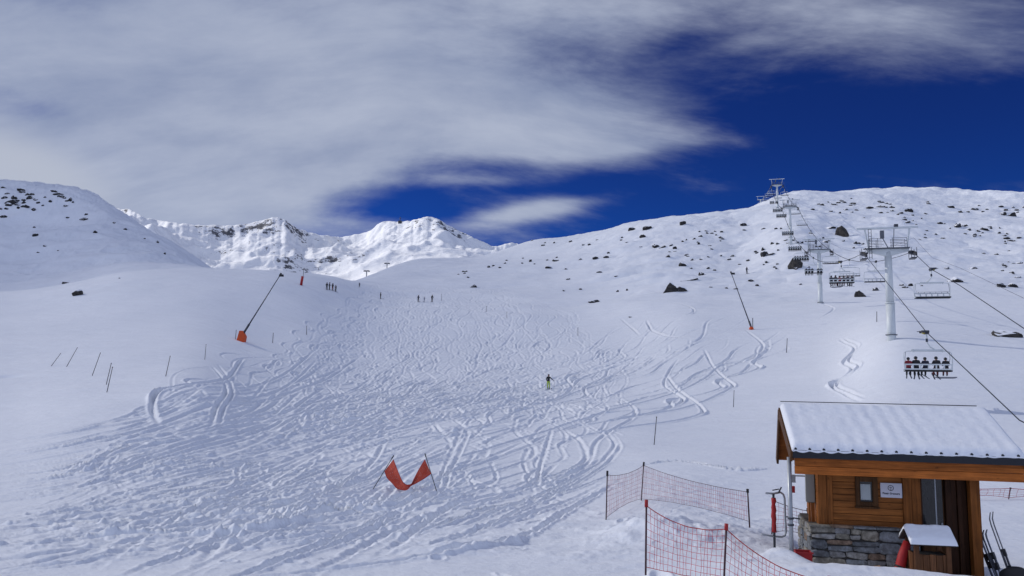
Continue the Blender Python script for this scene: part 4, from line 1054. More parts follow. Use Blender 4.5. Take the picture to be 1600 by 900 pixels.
# two T-shaped pylons of another lift, far off below the summits
for px, ytop, yfoot, D, lab in ((572.5, 423, 434, 430, 'small dark T-shaped pylon on the crest beneath the twin summits'), (604.5, 411, 420, 470, 'faint tiny pylon on the crest right of the dark T-shaped one')):
    q = at(px, yfoot, D); tp = at(px, ytop, D)
    t = thing('tow_pylon', lab, 'lift pylon', q)
    h_ = tp.z - q.z
    MB().tube([(0,0,-14),(0,0,h_)], .28, 8).build('shaft', M['galv'], t)
    MB().bar((-1.5,0,h_),(1.5,0,h_),.35).bar((-1.6,-.5,h_-.3),(-.6,.5,h_-.3),.4).bar((.6,-.5,h_-.3),(1.6,.5,h_-.3),.4).build('cross_arm', M['dark_steel'], t)
q = hit_mountain(625, 349); D = q.y
t = thing('summit_mast', 'tiny dark mast hut on the flat summit of the right far peak', 'mast', q)
MB().box((-3.5,-3,-4),(3.5,3,4.5)).build('cabin', M['dark_steel'], t)
MB().tube([(0,0,0),(0,0,13)], [.8,.5], 6).bar((-2.5,0,10),(2.5,0,10),.6).build('aerial', M['dark_steel'], t)

# ------------------------------------------------------------------ snow lances, poles, gate
def lance(px, py, tx, ty, pad_w, pad_h, label, big):
    p = hit(px, py); t = thing('snow_lance', label, 'snow lance', p); s = p.y / F
    b0 = at(px + pad_w*.45, py - pad_h, p.y) - p if big else at(px, py - 3, p.y) - p
    tip = at(tx, ty, p.y + 1.5) - p
    pole = MB().tube([b0 - (tip - b0) * .08, b0 + (tip - b0) * .12], .16, 10).tube([b0 + (tip - b0) * .12, tip], [.10, .055], 10).build('lance_tube', M['dark_steel'], t)
    d = (tip - b0).normalized()
    MB().tube([tip - d*.1, tip + d*.45], [.11, .15], 10).box(tip - Vector((.05, .18, .1)), tip + Vector((.55, .18, .2))).build('nozzle_head', M['black'], pole)
    w, h = pad_w * s, pad_h * s
    pd = MB()
    if big:
        pd.add([(-w*.55,-.5,-.4),(w*.42,-.5,-.4),(w*.42,.5,-.4),(-w*.55,.5,-.4),(-w*.22,-.42,h),(w*.18,-.42,h),(w*.18,.42,h),(-w*.22,.42,h),(w*.55,-.46,h*.45),(w*.55,.46,h*.45)],
               [(0,3,2,1),(4,5,6,7),(0,1,8,5,4),(3,7,6,9,2),(0,4,7,3),(1,2,9,8),(8,9,6,5)])
    else: pd.ball((0,0,h*.35), (w*.5, w*.5, h*.6), 0, 12, 8)
    pd.build('padding', M['orange'], t, .06)
    if big: MB().bar((-w*.75,.1,-.3),(-w*.72,.1,h*1.1),.06).build('stake', M['pole_dark'], t)
    else: MB().bar((w*.35,.1,0),(w*.4,.1,2.0),.10).build('hydrant_post', M['dark_steel'], t)
lance(377, 533, 437, 431, 13, 16, 'long leaning snow lance with an orange padded base on the left bank', True)
lance(1174, 515, 1143, 428, 7, 5, 'thin leaning snow lance with a small orange base on the right shoulder', False)
p = hit(472, 446); t = thing('piste_marker', 'red padded post on the crest of the left bank', 'marker post', p); s = p.y / F
MB().tube([(0,0,-.5),(0.25,0,28*s)], .06, 6).build('stake', M['pole_dark'], t)
MB().tube([(-.25,0,0),(0,0,14.5*s)], [.30,.30], 12).build('padding', M['red'], t)
def stake(px, py, tx, ty, label, group=None, r=.022, mat='pole_dark', tip=False):
    p = hit(px, py); e = at(tx, ty, p.y)
    t = thing('slope_pole', label, 'pole', p, group=group)
    d = e - p
    MB().tube([-d * .15, d], [r, r * .8], 6).build('shaft', M[mat], t)
    MB().tube([d * .97, d * 1.0], r * 1.35, 6).build('cap', M['black'], t)
SLP = 'thin dark poles standing in the snow'
for a in [(80,572,95,552,'short strongly leaning dark pole, leftmost on the left bank'),(104,573,121,543,'leaning dark pole second from the left on the left bank'),
          (144,587,157,551,'leaning dark pole third from the left on the left bank'),(166,601,174,567,'left pole of the close pair on the left bank'),
          (167,613,176,573,'right longer pole of the close pair on the left bank'),(259,588,266,556,'thin faint pole right of the close pair on the left bank'),
          (320,562,322,538,'thin pole between the close pair and the left snow lance'),(426,536,427,520,'thin upright pole right of the orange lance base'),
          (479,523,479,509,'thin upright pole at the left rim of the piste'),(1022,695,1026,651,'dark pole standing on the snow left of the hut roof'),
          (1146,636,1147,610,'thin pole above the hut roof, second to the right of the piste'),(1229,551,1230,529,'thin pole on the right shoulder below the second pylon'),
          (1370,503,1370,487,'thin pole just left of the nearest pylon foot'),(792,497,792,487,'tiny upright pole high on the piste'),
          (760,487,760,478,'tiny upright pole high on the piste beside the three skiers'),(903,525,903,512,'tiny upright pole on the right side of the piste'),
          (690,470,690,459,'tiny marker pole right of the three standing skiers')]:
    stake(*a, SLP, .030 if hit(a[0], a[1]).y < 90 else .05)

# orange gate of drooping mesh cloth
pl, pr = hit(583, 764), hit(682, 767)
DG = (pl.y + pr.y) / 2
t = thing('warning_gate', 'drooping orange mesh banner slung between two leaning poles on the piste', 'banner', at(630, 766, DG))
o_ = t.location
for a, b in ((pl, at(615, 712, pl.y)), (pr, at(664, 709, pr.y))):
    d = b - a
    po = MB().tube([a - d*.12 - o_, b - o_], [.016, .016], 8).build('pole', M['pole_dark'], t)
    MB().tube([b - d*.09 - o_, b - o_ + d*.01], .022, 8).build('cap', M['black'], po)
def curve_px(pts, n):
    P = np.array(pts, float); tt_ = np.concatenate([[0], np.cumsum(np.hypot(*np.diff(P, axis=0).T))]); return pchip_rows(tt_, P, np.linspace(0, tt_[-1], n))
nn_ = 26
up_ = curve_px([(614.5,718),(618,727),(624,742),(631,755),(637,758),(642,757),(647,748),(655,733),(664,718)], nn_)
lo_ = curve_px([(601,736),(604,745),(613,755),(622,764),(634,766),(642,759),(650,755),(662,748),(673.5,740)], nn_)
vs, fs = [], []; nr_ = 7
for i in range(nn_):
    q = i / (nn_ - 1); D = pl.y * (1 - q) + pr.y * q - .25 * math.sin(math.pi * q)
    for j in range(nr_):
        w = j / (nr_ - 1); x = up_[i] * (1 - w) + lo_[i] * w
        vs.append(at(x[0], x[1], D + .10 * math.sin(w * math.pi) + .05 * math.sin(q * 19 + w * 5)) - o_)
fs = [(i*nr_+j, (i+1)*nr_+j, (i+1)*nr_+j+1, i*nr_+j+1) for i in range(nn_-1) for j in range(nr_-1)]
b = MB(); b.add(vs, fs, 0, True); cl = b.build('mesh_cloth', M['netting'], t)
hem = MB()
for row in (0, nr_ - 1): hem.tube([vs[i*nr_+row] for i in range(nn_)], .014, 5)
hem.build('hem', M['red'], cl)

# ------------------------------------------------------------------ safety nets
def net_fence(label, posts, sags, mat, post_mat, cap_mat, cell=(.10, .13), r=.004, lowcut=0.0, group='red safety nets', rope=None):
    """posts: (base, top) pairs of world points; net hung between them"""
    b0 = posts[0][0]; t = thing('safety_net', label, 'safety net', b0, group=group)
    for a, b in posts:
        d = b - a
        po = MB().tube([a - d*.12 - b0, b - b0], .019, 8).build('post', post_mat, t)
        MB().tube([b - d*.09 - b0, b - b0 + d*.02], .034, 8).build('cap', cap_mat, po)
    nm = MB(); rp = MB()
    for (p0, p1), sg in zip(zip(posts, posts[1:]), sags):
        L = (p1[0] - p0[0]).length; n = max(4, int(L / cell[0])); hgt = ((p0[1]-p0[0]).length + (p1[1]-p1[0]).length) / 2; m = max(4, int(hgt * .9 / cell[1]))
        def P(u, v):
            lo = p0[0].lerp(p1[0], u); hi = p0[0].lerp(p0[1], .93).lerp(p1[0].lerp(p1[1], .93), u)
            g_ = ground(lo.x, lo.y); lo = lo.copy(); lo.z = max(lo.z, g_ + .04) if lowcut == 0 else lo.z + lowcut
            k_ = 4 * u * (1 - u)
            hi = hi - Vector((0, 0, sg * k_)); lo = lo - Vector((0, 0, -.10 * k_ if lowcut else 0))
            w_ = .03 * math.sin(u * 23 + v * 5) * k_
            return lo.lerp(hi, v) + Vector((.0, w_, 0)) - b0
        for i in range(n + 1):
            u = i / n + .25 / n * math.sin(i * 7.3); u = min(max(u, 0), 1)
            nm.tube([P(min(1, max(0, u + .12 / n * math.sin(i*3.1 + j))), j / m) for j in range(m + 1)], r, 3, 0, False)
        for j in range(m):
            nm.tube([P(i / (n * .5), j / m) for i in range(int(n * .5) + 1)], r, 3, 0, False)
        rp.tube([P(i / n, 1.0) for i in range(n + 1)], r * 2.2, 5); rp.tube([P(i / n, 0.0) for i in range(n + 1)], r * 1.6, 5)
    nt_ = nm.build('netting', mat, t); rp.build('edge_rope', rope or mat, nt_)
    return t
def post_px(xb, yb, xt, yt, D=None):
    a = hit(xb, yb) if D is None else at(xb, yb, D)
    return a, at(xt, yt, a.y)
NF = [post_px(1009, 886, 1010, 783, 15.6), post_px(1131, 912, 1135, 820, 14.4), post_px(1296, 985, 1296, 902, 13.2)]
net_fence('nearest red safety net with sagging top rope in the right foreground', NF, [.16, .18], M['net_red'], M['post_dark'], M['red'], (.082, .115), .0042, 0, 'red safety nets', M['red'])
BF = [post_px(947, 812, 949, 737), post_px(1002, 782, 1006, 723), post_px(1171, 818, 1168, 765, 20.2)]
net_fence('faded safety net behind the nearest one, bent round a taller corner post', BF, [.12, .10], M['net_far'], M['post_dark'], M['black'], (.11, .14), .0036, .05, 'red safety nets', M['post_dark'])
LF = [post_px(1206, 836, 1208, 778, 21.5), post_px(1262, 842, 1262, 795, 21.0)]
net_fence('short red safety net seen between the metal gate and the hut', LF, [.03], M['net_far'], M['post_dark'], M['black'], (.12, .10), .004, .05, 'red safety nets', M['post_dark'])
p1 = hit(1576, 780)
RF = [post_px(1490, 781, 1491, 762), (p1, at(1579, 762, p1.y)), post_px(1672, 784, 1672, 766)]
net_fence('distant pale safety net seen under the right end of the hut roof', RF, [.02, .02], M['net_far'], M['post_dark'], M['black'], (.22, .22), .0055, .05, 'red safety nets')

# ------------------------------------------------------------------ the hut
hut = thing('wooden_hut', 'small larch ski hut on a stone base with a thick snow covered roof', 'hut', (HC.x, HC.y, 0), (0, 0, -TH))
# local axes: x along the front, y into the depth, z world height
def stones(name, x0, x1, z0, z1, face):
    """irregular rubble facing; face maps (s, z, out) to a local point"""
    b = MB(); rr = random.Random(5); z = z1
    while z > z0:
        h = rr.uniform(.15, .34); h = min(h, z - z0 + .05); s = x0
        while s < x1 - .02:
            w = rr.uniform(.22, .62); w = min(w, x1 - s)
            if x1 - s - w < .08: w = x1 - s
            parts = [(z - h, z)] if (h < .2 or rr.random() < .68) else [(z - h, z - h*.5), (z - h*.5, z)]
            for za, zb in parts:
                g_ = .008; j = lambda k_=.026: rr.uniform(-k_, k_); o_ = rr.uniform(.0, .035)
                c8 = []
                for dz_, ds_ in ((za+g_, s+g_), (za+g_, s+w-g_), (zb-g_, s+w-g_), (zb-g_, s+g_)):
                    c8.append((ds_ + j(), dz_ + j()))
                # cut corners, raised middle
                ring = []
                for q in range(4):
                    a, c = c8[q], c8[(q+1) % 4]; k1 = rr.uniform(.08, .25)
                    ring.append((a[0]+(c[0]-a[0])*k1, a[1]+(c[1]-a[1])*k1)); ring.append((a[0]+(c[0]-a[0])*(1-k1), a[1]+(c[1]-a[1])*(1-k1)))
                cx_, cz_ = sum(r[0] for r in ring)/8, sum(r[1] for r in ring)/8
                vs = [face(r[0], r[1], -.02) for r in ring] + [face(r[0], r[1], .022+o_*.5) for r in ring] + [face(cx_+(r[0]-cx_)*.82, cz_+(r[1]-cz_)*.82, .035+o_) for r in ring]
                fs = [(q, (q+1)%8, 8+(q+1)%8, 8+q) for q in range(8)] + [(8+q, 8+(q+1)%8, 16+(q+1)%8, 16+q) for q in range(8)] + [tuple(range(16, 24))]
                b.add(vs, fs)
            s += w
        z -= h
    return b
SB0, SB1 = -4.9, -2.98
mortar = MB().box((-.03,-.01,SB0),(2.22,1.98,SB1)).build('stone_base', M['mortar'], hut)
stones('f', -.05, 2.22, -4.3, SB1, lambda s, z, o: (s, -.012-o, z)).build('facing_stones', M['stone'], mortar)
stones('l', -.0, 1.98, -4.3, SB1, lambda s, z, o: (-.032-o, s, z)).build('side_stones', M['stone'], mortar)
cp = MB()
for i in range(5): cp.box((-.10+i*.475,-.10,SB1+.002),(-.10+(i+1)*.475-.012,.16,SB1+.045+.006*(i%2)))
cp.build('coping_slabs', M['stone'], mortar, .008)
WZ0, WZ1 = SB1 + .02, -1.70
wl = MB(); nb_ = 9
for i in range(nb_):
    z0 = WZ0 + (WZ1-WZ0)*i/nb_; z1 = WZ0 + (WZ1-WZ0)*(i+1)/nb_ - .008
    wl.box((.46,.10,z0),(.98,.14,z1)) if -2.52 < (z0+z1)/2 < -1.80 else wl.box((.46,.10,z0),(1.92,.14,z1))
    if -2.52 < (z0+z1)/2 < -1.80: wl.box((1.40,.10,z0),(1.92,.14,z1))
wl.build('plank_wall', M['wood'], hut, .006)
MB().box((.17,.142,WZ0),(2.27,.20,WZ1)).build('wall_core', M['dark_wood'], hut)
up = MB()
for x0, x1, o_ in ((.14,.32,.055),(.325,.455,.07),(1.925,2.10,.055),(2.105,2.285,.06)): MB().box((x0,o_,WZ0),(x1,.15,WZ1)).build('corner_board', M['wood_v'], hut, .006)
sw = MB()
for i in range(nb_):
    z0 = WZ0 + (WZ1-WZ0)*i/nb_; sw.box((.14,.20,z0),(.18,1.9,z0+(WZ1-WZ0)/nb_-.008))
sw.build('side_wall', M['wood'], hut, .006)
bw = MB()
for i in range(14): bw.box((.18+i*.235,1.9,-4.6),(.18+(i+1)*.235-.008,1.94,-1.3))
bw.build('back_wall', M['wood_v'], hut)
# window
wf = MB().box((.94,.055,-2.50),(1.04,.17,-1.85)).box((1.30,.055,-2.50),(1.41,.17,-1.85)).box((1.04,.056,-1.96),(1.30,.17,-1.85)).box((1.04,.057,-2.50),(1.30,.17,-2.40))
wf.build('window_frame', M['frame_wood'], hut, .008)
win = MB().box((1.04,.105,-2.40),(1.30,.115,-1.96)).build('window', M['glass'], hut)
MB().box((1.05,.092,-2.36),(1.26,.103,-2.02)).build('blind', M['blind'], win)
MB().box((.92,.02,-2.545),(1.43,.10,-2.502)).build('window_sill', M['frame_wood'], hut, .006)
# sign with a round badge and two short words
sg = MB().box((1.465,.058,-2.285),(1.905,.092,-1.97)).build('sign', M['sign_white'], hut)
def ring(cx, cz, y, r0, r1, n=36):
    b = MB(); vs = []
    for i in range(n):
        a = 2*math.pi*i/n; vs += [(cx+r0*math.cos(a), y, cz+r0*math.sin(a)), (cx+r1*math.cos(a), y, cz+r1*math.sin(a))]
    b.add(vs, [(2*i, 2*i+1, (2*i+3)%(2*n), (2*i+2)%(2*n)) for i in range(n)]); return b
bd = ring(1.675, -2.075, .054, .050, .062)
for rr_ in (.012, .028):
    vs = []; n = 9
    for i in range(n):
        a = R(35 + 110*i/(n-1)); vs += [(1.675+rr_*math.cos(a), .0535, -2.108+rr_*math.sin(a)+.02), (1.675+(rr_+.008)*math.cos(a), .0535, -2.108+(rr_+.008)*math.sin(a)+.02)]
    bd.add(vs, [(2*i, 2*i+1, 2*i+3, 2*i+2) for i in range(n-1)])
bd.add([(1.668,.0535,-2.125),(1.682,.0535,-2.125),(1.679,.0535,-2.085),(1.671,.0535,-2.085)], [(0,1,2,3)])
bd.build('badge', M['sign_ink'], sg)
fc = bpy.data.curves.new('lettering', 'FONT'); fc.body = 'Poste Secours'; fc.size = .062; fc.align_x = 'CENTER'; fc.extrude = .001; fc.offset = .0018
fo = bpy.data.objects.new('lettering', fc); col.objects.link(fo)
dg = bpy.context.evaluated_depsgraph_get(); dg.update(); lm = bpy.data.meshes.new_from_object(fo.evaluated_get(dg)); bpy.data.objects.remove(fo)
lm.materials.clear(); lm.materials.append(M['sign_ink'])
lo = bpy.data.objects.new('lettering', lm); col.objects.link(lo); lo.parent = sg; lo.location = (1.68, .054, -2.215); lo.rotation_euler = (R(90), 0, 0)
# glazed door in a recess, dark lining, corner post
door = MB().box((2.33,.26,-4.6),(2.80,.30,-1.80)).build('door', M['frame_wood'], hut)
MB().box((2.36,.245,-3.05),(2.77,.258,-1.86)).build('glass_pane', M['glass'], door)
MB().box((2.62,.235,-3.05),(2.645,.243,-1.86)).build('glazing_bar', M['galv'], door)
MB().box((2.72,.20,-2.95),(2.745,.243,-2.80)).build('handle', M['galv'], door)
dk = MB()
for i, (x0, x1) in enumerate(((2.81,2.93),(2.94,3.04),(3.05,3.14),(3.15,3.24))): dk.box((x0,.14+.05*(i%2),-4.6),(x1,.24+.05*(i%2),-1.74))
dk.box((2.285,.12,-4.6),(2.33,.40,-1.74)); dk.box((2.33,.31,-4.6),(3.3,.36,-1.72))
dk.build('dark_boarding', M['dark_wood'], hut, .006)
MB().box((3.25,-.05,-4.7),(3.445,.17,-1.76)).build('corner_post', M['wood_v'], hut, .01)
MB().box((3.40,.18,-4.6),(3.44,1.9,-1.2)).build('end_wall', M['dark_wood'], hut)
# eaves beam, sheet metal fascia, roof, snow
b = MB().box((-.42,-.60,-1.605),(4.15,-.50,-1.425)).box((-.42,-.585,-1.785),(4.15,-.48,-1.612))
b.build('eaves_beam', M['beam'], hut, .008)
rf = MB(); EV, EZ, RV, RZ, BV, BZ = -.68, -1.27, 1.5, -.36, 2.25, -1.62
XL, XR = -.47, 4.12
for (v0, z0), (v1, z1) in (((EV, EZ), (RV, RZ)), ((RV, RZ), (BV, BZ))):
    rf.add([(XL,v0,z0-.10),(XR,v0,z0-.10),(XR,v1,z1-.10),(XL,v1,z1-.10),(XL,v0,z0),(XR,v0,z0),(XR,v1,z1),(XL,v1,z1)],
           [(0,3,2,1),(4,5,6,7),(0,1,5,4),(1,2,6,5),(2,3,7,6),(3,0,4,7)])
roof = rf.build('roof', M['wood'], hut)
fa = MB().box((XL-.005,EV-.03,-1.43),(XR+.005,EV-.003,-1.255))
for i in range(16):
    x = XL + .06 + i*.294
    if x < XR - .05: fa.tube([(x,EV-.035,EZ+.03),(x,EV+.25,EZ+.03+.25*.418)], .030, 10)
fa.build('fascia', M['fascia'], roof)
bg_ = MB()
for (v0, z0), (v1, z1) in (((EV-.02, EZ), (RV, RZ)), ((RV, RZ), (BV, BZ))):
    for x in (XL-.03, XR+.03): MB().bar((x, v0, z0-.13), (x, v1, z1-.13), .05, .24).build('bargeboard', M['frame_wood'], hut)
gb = MB(); 
for i in range(9):
    y0 = .12 + i*.19; zt = RZ - .14 - (abs(y0+.09-RV)*.43 if y0+.09 < RV else (y0+.19-RV)*1.70); gb.box((.18,y0,WZ1-.02),(.22,y0+.184,zt))
gb.build('gable_boards', M['wood_v'], hut)
# snow blanket on the roof, following the sheet ribs
ns, mv = 460, 90
uu = np.linspace(XL-.02, XR+.02, ns); vv = np.linspace(EV-.04, BV, mv)
UU, VV = np.meshgrid(uu, vv, indexing='ij')
base = np.where(VV < RV, EZ + (VV-EV)*(RZ-EZ)/(RV-EV), RZ + (VV-RV)*(BZ-RZ)/(BV-RV))
base = base - .10*np.exp(-((VV-RV)/.10)**2)*.5
th_ = .135 + .022*fbm(UU*1.2, VV*1.5, 4, 3) + .003*np.cos((UU-XL-.06)/.294*2*math.pi) + .0035*np.cos(UU/.33*2*math.pi+.6*VV)
th_ = th_ + .007*fbm(UU*7, VV*7, 4, 8)
front = np.clip((VV-(EV-.04))/.16, 0, 1); sidef = np.clip(np.minimum(UU-uu[0], uu[-1]-UU)/.10, 0, 1)
th_ = th_*np.sqrt(np.clip(1-(1-front)**2, 0, 1))*np.sqrt(np.clip(1-(1-sidef)**2, 0, 1))
# right-hand verge has slid clean near the ridge
ZZ = base + .012 + np.clip(th_, 0, 1) 
drip = (-.018-.03*fbm(UU*2.3, UU*0+2, 3, 19))*np.abs(np.sin((UU-XL-.06)/.294*math.pi))*np.exp(-((VV-EV+.04)/.05)**2)
ZZ = ZZ + drip
so_ = grid_mesh('roof_snow', UU, VV, ZZ, M['roof_snow']); so_.parent = hut
lipv = [(u_, EV-.04, ZZ[i, 0]) for i, u_ in enumerate(uu)] + [(u_, EV-.034, EZ+.008) for u_ in uu]
b = MB(); b.add(lipv, [(i, ns+i, ns+i+1, i+1) for i in range(ns-1)], 0, True); b.build('snow_lip', M['roof_snow'], so_)
rb = MB().tube([(XL,RV,RZ+.135),(XR-.15,RV+.01,RZ+.12)], .012, 6).build('ridge_wire', M['dark_steel'], roof)
# grey downpipe pole at the left corner
pp = MB().tube([(-.53,-.5,-4.2),(-.53,-.5,-1.43)], .048, 14).build('roof_prop', M['galv'], hut)
MB().tube([(-.53,-.5,-2.78),(-.53,-.5,-2.74)], .068, 12).tube([(-.53,-.5,-2.92),(-.53,-.5,-2.88)], .068, 12).build('clamp', M['dark_steel'], pp)
# cabinet on the left side with a small lamp bracket behind
cb = MB().box((-.06,.42,-2.52),(.135,.62,-1.86)).build('cabinet', M['box_grey'], hut, .02)
MB().box((-.075,.405,-2.50),(.12,.418,-1.88)).build('cabinet_door', M['box_grey'], cb, .006)
MB().box((-.02,.42,-2.95),(.02,.47,-2.52)).box((.04,.42,-2.95),(.11,.5,-2.52)).build('conduit', M['wood_v'], cb)
lb = MB().bar((.14,1.2,-2.0),(-.25,1.2,-2.0),.03).box((-.30,1.15,-2.16),(-.20,1.25,-1.98)).build('side_lamp', M['galv'], hut)
MB().box((-.33,1.15,-2.40),(-.22,1.27,-2.25)).build('alarm_box', M['red'], hut)

# wooden bin with its own snowy roof
LW = Matrix.Translation(Vector((HC.x, HC.y, 0))) @ Matrix.Rotation(-TH, 4, 'Z')
bn = thing('litter_bin', 'wooden slatted litter bin with a little snow capped roof before the hut door', 'bin', LW @ Vector((1.86,-1.0,-3.9)), (0, 0, -TH+R(4)))
bb = MB()
for i in range(5): bb.box((.02+i*.128,-.01,-.15),(.02+(i+1)*.128-.01,.02,.62-.01*(i%2)))
for i in range(4): bb.box((-.02,.03+i*.125,-.15),(.01,.03+(i+1)*.125-.01,.62)); bb.box((.65,.03+i*.125,-.15),(.68,.03+(i+1)*.125-.01,.62))
bb.build('slats', M['bin_wood'], bn, .005)
fp = MB()
for x in (-.03,.59):
    for y in (-.03,.49): MB().box((x,y,-.15),(x+.10,y+.05,.86)).build('post', M['bin_wood'], bn, .006)
MB().box((.04,.03,-.1),(.63,.48,.60)).build('liner', M['black'], bn)
br = MB()
for y0, z0, y1, z1 in ((-.12,.84,.25,1.10),(.25,1.10,.62,.84)):
    br.add([(-.12,y0,z0-.03),(.78,y0,z0-.03),(.78,y1,z1-.03),(-.12,y1,z1-.03),(-.12,y0,z0),(.78,y0,z0),(.78,y1,z1),(-.12,y1,z1)],[(0,3,2,1),(4,5,6,7),(0,1,5,4),(1,2,6,5),(2,3,7,6),(3,0,4,7)])
brf = br.build('lid', M['brown_lid'], bn)
uu = np.linspace(-.13, .79, 60); vv = np.linspace(-.14, .62, 50); UU, VV = np.meshgrid(uu, vv, indexing='ij')
base = 1.10 - np.abs(VV-.25)*.703
th_ = (.10+.02*fbm(UU*5, VV*5, 3, 12))*np.sqrt(np.clip(1-(1-np.clip(np.minimum.reduce([UU+.13, .79-UU, VV+.14, .62-VV])/.07, 0, 1))**2, 0, 1))
bs = grid_mesh('snow_cap', UU, VV, np.minimum(base, 1.075)+.008+th_, M['roof_snow']); bs.parent = brf

def lw(x, y, z): return LW @ Vector((x, y, z))
# red padded tube leaning behind the bin
o = thing('red_padding', 'red padded roll leaning between the bin and the stone base', 'padding', lw(1.50,-.62,-3.95))
a, b_ = Vector((0,0,-.1)), Vector((.36,.05,.82))
rl_ = MB().tube([a, a.lerp(b_, .3)+Vector((.015,0,0)), a.lerp(b_, .7)+Vector((-.012,0,0)), b_], [.098,.105,.10,.082], 16).build('roll', M['red'], o)
MB().tube([a.lerp(b_, .42), a.lerp(b_, .46)], .107, 16).build('strap', M['black'], o)
# red crate half buried at the corner
o = thing('red_crate', 'red plastic crate half buried in snow at the hut corner', 'crate', lw(-.28,-.42,-3.62), (0, 0, -TH+.08))
cr = MB(); 
cr.box((-.17,-.13,-.3),(.17,-.11,.16)).box((-.17,.11,-.3),(.17,.13,.16)).box((-.17,-.11,-.3),(-.15,.11,.16)).box((.15,-.11,-.3),(.17,.11,.16))
cr.build('shell', M['red'], o, .008)
MB().box((-.19,-.15,.13),(.19,-.131,.165)).box((-.19,.131,.13),(.19,.15,.165)).build('rim', M['red'], o, .004)
# raw plank lying in the snow
o = MB().bar((0,0,0),(.46,-.05,.09),.10,.04).build('plank', M['raw_wood']); o.location = lw(.78,-.62,-3.74); o.rotation_euler = (0,0,-TH)
tag(o, 'short pale raw plank poking out of the snow before the stone base', 'plank')
# metal turnstile frame with a red padded post
g0 = at(1210, 840, 19.6); s = 19.6 / F
o = thing('barrier_gate', 'grey metal barrier frame with a red padded upright left of the hut', 'gate', g0)
MB().tube([(0,0,-.3),(0,0,64*s)], .03, 10).build('upright', M['dark_steel'], o)
pdm = MB(); rr = random.Random(3)
pdm.tube([(0+rr.uniform(-.008,.008),0,8*s+i*4.6*s) for i in range(12)], [.052+rr.uniform(-.012,.012) for i in range(12)], 10); pdm.build('padding', M['red'], o)
MB().tube([(-.20,-.05,66*s),(0,0,65*s),(.18,.02,67*s),(.25,.03,64*s),(.28,.03,58*s),(.29,.03,8*s),(.26,.02,3*s),(.18,0,1*s),(-.05,0,2*s),(-.32,-.05,5*s)], .024, 10).build('frame', M['galv'], o)
MB().tube([(.29,.03,31*s),(.52,-.3,31*s)], .016, 8).tube([(.12,0,66*s),(.20,0,75*s)], .018, 8).tube([(-.02,0,70*s),(.14,0,72*s)], .014, 8).build('latch_arm', M['dark_steel'], o)
# skis and a black sack leaning on the end of the hut
def pair(x0, z0, x1, z1, y, label):
    a, b_ = Vector(lw(x0, y, z0)), Vector(lw(x1, y+.25, z1)); d = b_ - a; L = d.length
    t = thing('skis', label, 'skis', a, group='skis leaning on the end of the hut')
    q = d.to_track_quat('Y', 'Z'); off = q @ Vector((.025, 0, .02))
    for k_ in (-1, 1):
        c_ = child('ski', SKI_ME, t, d*.5 + off*k_*1.1, q.to_euler(), (.6, -L/1.75, .7))
    b2 = MB()
    for u in (.42, .60): b2.box(Vector((-.04,-.07,-.02)), Vector((.04,.07,.07)), Matrix.Translation(d*u) @ q.to_matrix().to_4x4())
    b2.build('binding', M['black'], t)
pair(3.98,-4.35, 3.53,-2.55, -.5, 'longest grey skis with turned tips leaning on the hut end')
pair(3.78,-4.1, 3.50,-2.95, -.15, 'dark skis leaning on the hut end, partly behind the longest pair')
pair(3.72,-4.0, 3.50,-3.15, .1, 'shortest dark skis leaning on the hut end, nearest the corner post')
sk_ = MB(); 
me_ = bmesh.new(); bmesh.ops.create_icosphere(me_, subdivisions=4, radius=1.0)
for v in me_.verts:
    p_ = v.co; j = float(fbm(np.array([p_.x*1.7+4]), np.array([p_.y*1.7+p_.z*2.1]), 4, 91)[0])
    v.co = Vector((p_.x*.48*(1+.25*j), p_.y*.30*(1+.25*j), p_.z*(.36-.22*p_.x)*(1+.2*j)))
sm_ = bpy.data.meshes.new('sack'); me_.to_mesh(sm_); me_.free(); sm_.materials.append(M['black'])
for p_ in sm_.polygons: p_.use_smooth = True
o = bpy.data.objects.new('black_sack', sm_); col.objects.link(o); o.location = lw(3.98,-.85,-3.86); o.rotation_euler = (0, R(8), -TH)
tag(o, 'black rescue sack lying at the foot of the leaning skis', 'sack')


# ------------------------------------------------------------------ light and sky
SUN = Vector((-0.78, 0.34, 0.53)).normalized()
elev = math.asin(SUN.z); azi = math.atan2(SUN.x, SUN.y)
sl = bpy.data.lights.new('sun', 'SUN'); sl.energy = 3.3; sl.angle = R(.5); sl.color = (1.0, .96, .90)
so = bpy.data.objects.new('sun', sl); col.objects.link(so)
so.rotation_euler = (-SUN).to_track_quat('-Z', 'Y').to_euler()

world = bpy.data.worlds.new('World'); scene.world = world; world.use_nodes = True
nt = world.node_tree; nt.nodes.clear(); g = NG(nt)
out = g.n('ShaderNodeOutputWorld'); bg = g.n('ShaderNodeBackground')
STR = .10
bg.inputs['Strength'].default_value = STR
sky = g.n('ShaderNodeTexSky', sky_type='NISHITA'); sky.sun_disc = False
sky.sun_elevation = elev; sky.sun_rotation = azi; sky.altitude = 2400; sky.air_density = 1.0; sky.dust_density = .1; sky.ozone_density = 4.0
tc = g.n('ShaderNodeTexCoord').outputs['Generated']
nrm = g.n('ShaderNodeVectorMath', operation='NORMALIZE'); g.put(nrm.inputs[0], tc)
sp = g.n('ShaderNodeSeparateXYZ'); g.put(sp.inputs[0], nrm.outputs[0])
dx, dy, dz = sp.outputs
yy = g.math('MAXIMUM', dy, .12)
Xn = g.math('DIVIDE', dx, yy); Tn = g.math('DIVIDE', dz, yy)
